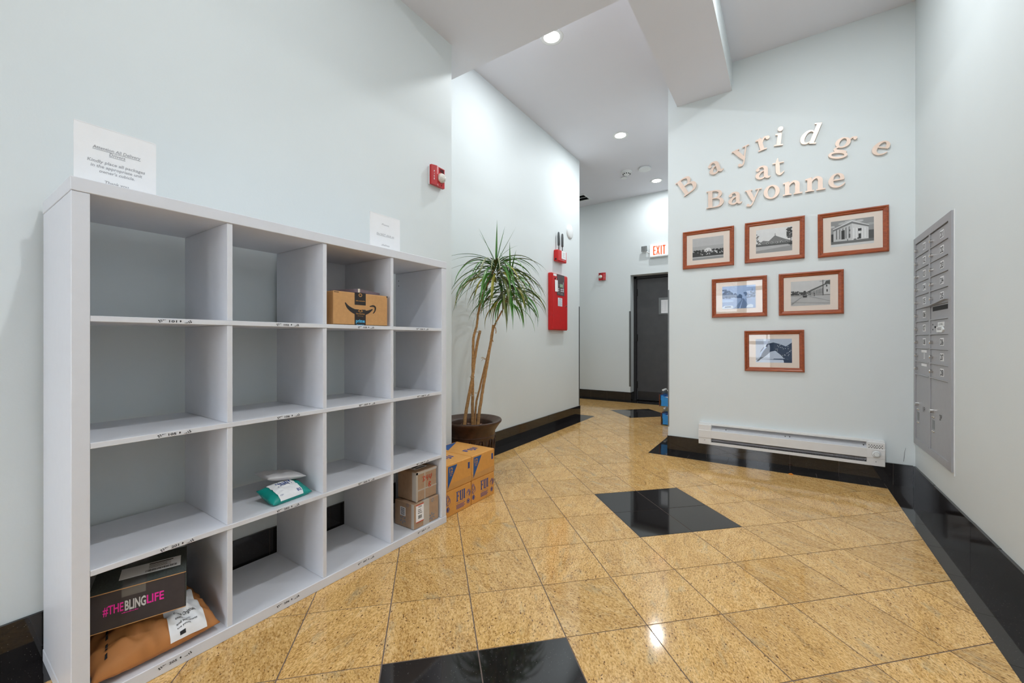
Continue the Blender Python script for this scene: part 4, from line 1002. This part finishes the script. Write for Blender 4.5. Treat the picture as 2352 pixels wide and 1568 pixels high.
# ------------------------------------------------------------ bottled water cartons beyond the shelf
def fiji(y0, w, label, xf=-1.632):
    t = thing('water_carton', (xf, y0, 0), label, 'carton', PI/2, 'orange-brown water cartons on the floor')
    dd, hh = .33, .305
    q = MB(); q.bbox(0, w, 0, dd, 0, .150, .003); q.obj('carton_base', M['orangecard'], t)
    q = MB(); q.bbox(-.0015, w+.0015, -.0015, dd+.0015, .1515, hh, .004); q.obj('carton_lid', M['orangecard'], t)
    q = MB(); q.box(0, w, -.0022, -.0012, .158, .190); q.obj('tape_band', M['tape'], t)
    q = MB(); q.prism([(.012, .165), (.016, hh-.012), (.095, hh-.012)][::-1], -.0026, -.001)
    q.add([(.05, dd-.01, hh+.0006), (w-.02, dd-.01, hh+.0006), (.02, dd*.66, hh+.0006)], [(0, 1, 2)]); q.obj('blue_triangle', M['blue'], t)
    q = MB(); textmb(q, '12', .040, hh-.048, .028, .030, -.0031, bold=.03)
    for k in range(2): q.box(.028, .054-.006*k, -.0030, -.002, hh-.058-k*.009, hh-.055-k*.009)
    q.obj('count_lettering', M['tape'], t)
    q = MB(3e-5)
    x = .088; zb = .068; H1 = .058
    def serif(a, b, c, d): q.box(x+a, x+c, -.0008, 0, zb+b, zb+d)
    # F
    serif(.004, 0, .013, H1); serif(0, 0, .017, .004); serif(0, H1-.004, .027, H1); serif(.004, .028, .021, .033); serif(.024, H1-.014, .027, H1); serif(.019, .023, .022, .038)
    # I
    serif(.032, 0, .045, .004); serif(.034, 0, .043, H1); serif(.032, H1-.004, .045, H1)
    # J
    serif(.050, H1-.004, .063, H1); serif(.0535, .008, .061, H1); stroke(q, [(x+.0572, zb+.012, .0075), (x+.0555, zb+.003, .006), (x+.0515, zb-.001, .005), (x+.0485, zb+.002, .003)], -.0008, 0)
    serif(.067, 0, .080, .004); serif(.069, 0, .078, H1); serif(.067, H1-.004, .080, H1)
    textmb(q, 'ARTESIAN WATER', x+.04, .055, .0045, .074, -.0006)
    for k in range(4): q.box(x, x+.08-.012*(k % 2), -.0007, 0, .044-k*.007, .0465-k*.007)
    q.box(w-.034, w-.018, -.0024, -.001, .240, .278)
    q.obj('navy_lettering', M['fijiblue'], t)
    q = MB(3e-5); ln = random.Random(5)
    for (cx, cz, s) in ((w-.026, .085, .62), (.014, .10, .8)):
        for k in range(7):
            a0 = ln.uniform(0, 6.28); rr_ = (.010+.004*k)*s
            P_ = [(max(.003, min(w-.003, cx+rr_*math.cos(a0+u*.7)*(.8+.3*math.sin(u*2)))), cz+rr_*1.2*math.sin(a0+u*.7), .0016) for u in range(6)]
            stroke(q, P_, -.0006, 0, k=3)
    for (cx, cz) in ((w-.030, .040), (.014, .045)):
        for k in range(5):
            a = 2*PI*k/5; ring(q, (max(.010, min(w-.010, cx+.009*math.cos(a))), cz+.009*math.sin(a)), (.007, .007), (.0045, .0045), -.0007, 0, n=10)
        disc(q, (cx, cz), .006, -.0007, 0, n=8)
    q.obj('flower_print', M['fijiblue'], t)
    q = MB(); fl = lambda p: (p[0], p[2], hh+.0008)
    textmb(q, 'FIJI', w*.5, dd*.28, .045, .115, 0, 0, 'C', .02, frame=fl); q.obj('lid_lettering', M['fijiblue'], t)
fiji(1.752, .228, 'orange-brown bottled water carton on the floor touching the shelf end')
fiji(1.986, .236, 'orange-brown bottled water carton on the floor, the one farther from the shelf')

# ------------------------------------------------------------ potted dracaena
PX, PY = -2.045, 2.482
pl = thing('potted_dracaena', (PX, PY, 0), 'tall dracaena plant with drooping narrow leaves in a wide brown pot', 'plant', math.radians(33.8))
# local x = towards the right of the room view, local y = away
q = MB(); q.lathe([(.001, 0), (.150, 0), (.158, .02), (.172, .20), (.185, .30), (.188, .335), (.196, .345), (.205, .36), (.222, .385), (.236, .40), (.2385, .41), (.234, .418), (.226, .416), (.196, .398), (.170, .392), (.165, .385), (.162, .34)], 48, cap=False)
pot = q.obj('pot', M['pot'], pl, smooth=True)
q = MB()
for k in range(12):
    a = 2*PI*k/12; r0 = .180
    for s_ in (-1, 1):
        P_ = []
        for u in range(9): aa = a+s_*(.02+.18*u/8); z = .26-.16*(u/8)**1.5+.03*math.sin(u); rr_ = .170+.055*z; P_.append((rr_*math.cos(aa), rr_*math.sin(aa), z))
        q.tube(P_, .006, 5)
    P_ = [((.1745+.03*z)*math.cos(a+.26), (.1745+.03*z)*math.sin(a+.26), z) for z in (.05, .12, .2, .27)]; q.tube(P_, .003, 5)
q.tube([(.186*math.cos(2*PI*k/32), .186*math.sin(2*PI*k/32), .30) for k in range(33)], .004, 5)
q.obj('pot_relief', M['pot'], pl, smooth=True)
q = MB(); q.lathe([(.001, .352), (.162, .350)], 32, cap=False); q.obj('soil', M['soil'], pl)
q = MB(); rn = random.Random(9)
for k in range(120):
    a = rn.uniform(0, 6.28); r = .14*rn.random()**.5; s_ = rn.uniform(.004, .009); x, y = r*math.cos(a), r*math.sin(a); b = rn.uniform(0, 3.14)
    q.add([(x+s_*math.cos(b+c), y+s_*math.sin(b+c), .352+rn.uniform(.001, .008)) for c in (0, 1.5, 3.1, 4.7)], [(0, 1, 2, 3)])
tag(q.obj('bark_chips', M['chips'], pl), kind='stuff')
def cane(P, r0, r1, name='cane'):
    pts = catmull([tuple(p) for p in P], 6); n = len(pts); rn = random.Random(len(P)*7+int(P[0][0]*1000))
    pts = [(x+.0012*rn.uniform(-1, 1), y+.0012*rn.uniform(-1, 1), z) for x, y, z in pts]
    rad = [(r0+(r1-r0)*k/(n-1))*(1+.06*(k % 2)) for k in range(n)]
    q = MB(); q.tube(pts, rad, 9); return q.obj(name, M['stem'], pl, smooth=True)
cane([(-.058, .0, .33), (-.045, .0, .45), (-.018, .0, .60), (.005, .0, .72), (.020, .01, .84), (.040, .01, .98), (.067, .01, 1.108)], .0135, .0100)
cane([(.007, .03, .33), (.006, .03, .50), (.008, .03, .66), (.009, .02, .76), (.014, -.012, .92), (.017, -.015, 1.037), (.030, -.015, 1.10), (.044, -.01, 1.15), (.057, 0, 1.26), (.095, .01, 1.40), (.150, .01, 1.52), (.190, .0, 1.62)], .0120, .0075)
cane([(.050, -.01, .33), (.060, -.01, .45), (.078, -.01, .57), (.096, -.01, .69), (.120, -.01, .82), (.145, -.01, .97), (.174, -.01, 1.153)], .0125, .0100)
cane([(.022, .05, .33), (.026, .05, .44), (.038, .04, .55), (.070, .03, .68), (.099, .02, .80), (.130, .012, .93), (.150, .012, 1.02), (.165, .012, 1.09), (.190, .012, 1.17), (.218, .01, 1.22), (.262, .0, 1.31), (.285, 0, 1.40), (.305, 0, 1.52)], .0085, .0055)
q = MB()
for (x, z, r_) in ((.008, .745, .018), (.040, .62, .012), (.118, .885, .016), (.088, .895, .01), (.055, 1.098, .02), (.006, .60, .013)):
    q = MB(); q.tube([(x+r_*math.cos(a), r_*.8*math.sin(a), z+.004*math.sin(a*2)) for a in [2*PI*k/12 for k in range(13)]], .0016, 5); q.obj('twine_tie', M['tie'], pl)
q = MB(); q.tube([(.118, -.015, .885), (.095, -.03, .888), (.082, -.03, .872)], .002, 5); q.tube([(.12, -.015, .885), (.10, -.035, .898), (.088, -.03, .902)], .002, 5); q.obj('twine_end', M['tie'], pl)
q = MB(); q.tube([(.176, 0, 1.14), (.19, -.01, 1.13), (.195, -.02, 1.10), (.192, -.02, 1.085)], .0035, 6); q.obj('dry_shoot', M['stem'], pl); q = MB(); q.tube([(.170, 0, 1.12), (.172, -.015, 1.08), (.166, -.02, 1.04), (.172, -.02, 1.02)], .0035, 6); q.obj('dry_shoot', M['stem'], pl)
R33 = Matrix.Rotation(math.radians(33.8), 3, 'Z')
def leaf(p0, az, el, L, droop, wmax, m, twist=0):
    n = 12; p = Vector(p0); vs = []; curv = droop
    side0 = Vector((-math.sin(az), math.cos(az), 0))
    for k in range(n+1):
        u = k/n; e_ = el-curv*(u**.85)
        dv = Vector((math.cos(az)*math.cos(e_), math.sin(az)*math.cos(e_), math.sin(e_)))
        wd = wmax*(min(1, .35+u*4) if u < .16 else (1-((u-.16)/.84)**1.7)); wd = max(wd, .0004)
        nrm = dv.cross(side0)
        sd = (side0*math.cos(twist*u)+nrm*math.sin(twist*u))
        c = p.copy()
        wpt = R33 @ c + Vector((PX, PY, 0))
        if wpt.x < XD+.012: wpt.x = XD+.012+.004*rnl.random()
        if wpt.y < 2.235 and wpt.x < XA+.015: wpt.x = XA+.015
        c = R33.inverted() @ (wpt-Vector((PX, PY, 0)))
        vs += [c-sd*wd/2+nrm*(-.12*wd if False else 0), c-nrm*(wd*.16), c+sd*wd/2]
        p = p+dv*(L/n)
    q = MB(); fs = []
    for k in range(n):
        a = k*3; fs += [(a, a+1, a+4, a+3), (a+1, a+2, a+5, a+4)]
    q.v = [tuple(v) for v in vs]; q.f = [list(f) for f in fs]; q.mi = [0]*len(fs)
    me = bpy.data.meshes.new('leaf'); me.from_pydata(q.v, [], q.f); me.materials.append(m); me.polygons.foreach_set('use_smooth', [True]*len(me.polygons))
    link(me, 'leaf', pl)
rnl = random.Random(21)
def head(c, nold, nmid, nyoung, Ls=1.0):
    cx, cy, cz = c
    ga = 2.399963; k = 0
    for i in range(nold):
        f = i/nold; az = ga*k+rnl.uniform(-.2, .2); k += 1
        leaf((cx+.012*math.cos(az), cy+.012*math.sin(az), cz-.16+.12*f), az, rnl.uniform(.05, .6), Ls*rnl.uniform(.38, .52), rnl.uniform(1.6, 2.1), rnl.uniform(.017, .025), M[rnl.choice(('leaf', 'leaf', 'leaf', 'leafold', 'leafmid'))], rnl.uniform(-.9, .9))
    for i in range(nmid):
        az = ga*k+rnl.uniform(-.2, .2); k += 1
        leaf((cx+.008*math.cos(az), cy+.008*math.sin(az), cz-.05+.05*i/nmid), az, rnl.uniform(.35, .85), Ls*rnl.uniform(.36, .47), rnl.uniform(1.7, 2.2), rnl.uniform(.017, .025), M[rnl.choice(('leaf', 'leaf', 'leafmid'))], rnl.uniform(-.7, .7))
    for i in range(nyoung):
        az = ga*k+rnl.uniform(-.3, .3); k += 1
        leaf((cx, cy, cz+.01), az, rnl.uniform(1.05, 1.45), Ls*rnl.uniform(.26, .38), rnl.uniform(0, .35), rnl.uniform(.012, .018), M['leaf'], rnl.uniform(-.6, .6))
head((.194, 0, 1.635), 66, 22, 0)
for az, el, L, dr_, w in ((PI, 1.13, .31, .02, .022), (PI-.3, 1.22, .29, .35, .020), (-1.2, 1.50, .34, 0, .018), (.3, 1.36, .31, .05, .022), (-.2, 1.08, .33, .05, .019), (.2, 1.15, .25, .9, .017)):
    leaf((.194, 0, 1.63), az, el, L, dr_, w, M['leaf'], .3)
leaf((.194, 0, 1.635), PI+.05, .62, .42, 1.05, .017, M['leaf'], .2); leaf((.194, -.01, 1.63), PI+.5, .45, .40, 1.0, .015, M['leaf'], .2); leaf((.194, -.01, 1.63), PI+.2, .15, .43, .7, .013, M['leafmid'], .2)
leaf((.194, 0, 1.635), .05, .50, .44, 1.75, .015, M['leaf'], .2); leaf((.194, 0, 1.625), -.4, .55, .40, 1.7, .016, M['leaf'], .2)
head((.305, 0, 1.50), 40, 8, 5, .8)
head((.250, -.02, 1.46), 26, 2, 0, .8)

# ------------------------------------------------------------ water bottle packs in the hall
bp = MB(); bp.lathe([(.001, 0), (.028, 0), (.030, .006), (.030, .06), (.0285, .07), (.030, .08), (.030, .145), (.024, .165), (.012, .182), (.012, .19)], 10, cap=False); bme = bp.mesh('bottle', M['bottle'], True)
cp = MB(); cp.lathe([(.014, .188), (.014, .203), (.001, .203)], 10, cap=False); cme = cp.mesh('bottle_cap', M['plastic'])
lb = MB(); lb.lathe([(.0305, .075), (.0305, .135)], 10, cap=False); lme = lb.mesh('bottle_label', M['water_label'])
for lev, x0, lab in ((0, -1.262, 'shrink-wrapped pack of water bottles on the hall floor, lower of two'), (1, -1.280, 'shrink-wrapped pack of water bottles stacked on the other pack, upper of two')):
    t = thing('water_bottle_pack', (x0, 5.16, .002+lev*.222), lab, 'water bottles', 0, 'water packs in the hall')
    for i in range(5):
        for j in range(3):
            b = link(bme, 'bottle', t, (.034+i*.063, .034+j*.063, .004)); link(cme, 'bottle_cap', b); link(lme, 'bottle_label', b)
    q = MB()
    q.prism([(.002, .002), (.318, .002), (.320, .14), (.31, .155), (.01, .155), (0, .14)], -.002, -.001)
    q.prism([(.002, .002), (.318, .002), (.320, .14), (0, .14)], .193, .194); q.box(0, .001, 0, .19, .002, .14); q.box(.319, .320, 0, .19, .002, .14); q.obj('shrink_wrap', M['bottle'], t)
    q = MB(); q.prism([(.02, .01), (.30, .01), (.25, .05), (.12, .11), (.02, .135)], -.0036, -.0026); q.obj('blue_wrap_print', M['water_label'], t)
    q = MB(); q.prism([(.06, .125), (.13, .10), (.22, .045), (.31, .03), (.31, .13)], -.0042, -.0034); q.obj('white_wrap_print', M['wlabel'], t)
    q = MB(); q.box(-.002, -.001, .0, .19, .03, .14); q.obj('orange_wrap_print', M['orange'], t)
    q = MB(); q.box(-.003, -.0021, -.002, .19, .0, .03); q.box(-.003, -.0021, -.002, .19, .125, .145); q.box(-.0032, -.0021, -.002, .006, .03, .125); q.obj('red_wrap_print', M['redplastic'], t)

# small litter
q = MB(); q.tube([(0, 0, .004), (.018, .004, .006), (.030, .002, .003)], [.003, .006, .002], 6); o = q.obj('orange_scrap', M['crumb']); o.location = (.02, 3.80, 0); tag(o, 'tiny orange scrap on the black floor border under the heater', 'scrap')
# crack in the plaster by the corner
q = MB(); stroke(q, [(.008, .10, .0006), (.003, .07, .0014), (-.001, .03, .0018), (-.003, 0, .0012)], -.0012, 0); o = q.obj('trim_9', M['dark']); o.location = (.700, YS, .172); tag(o, kind='structure')
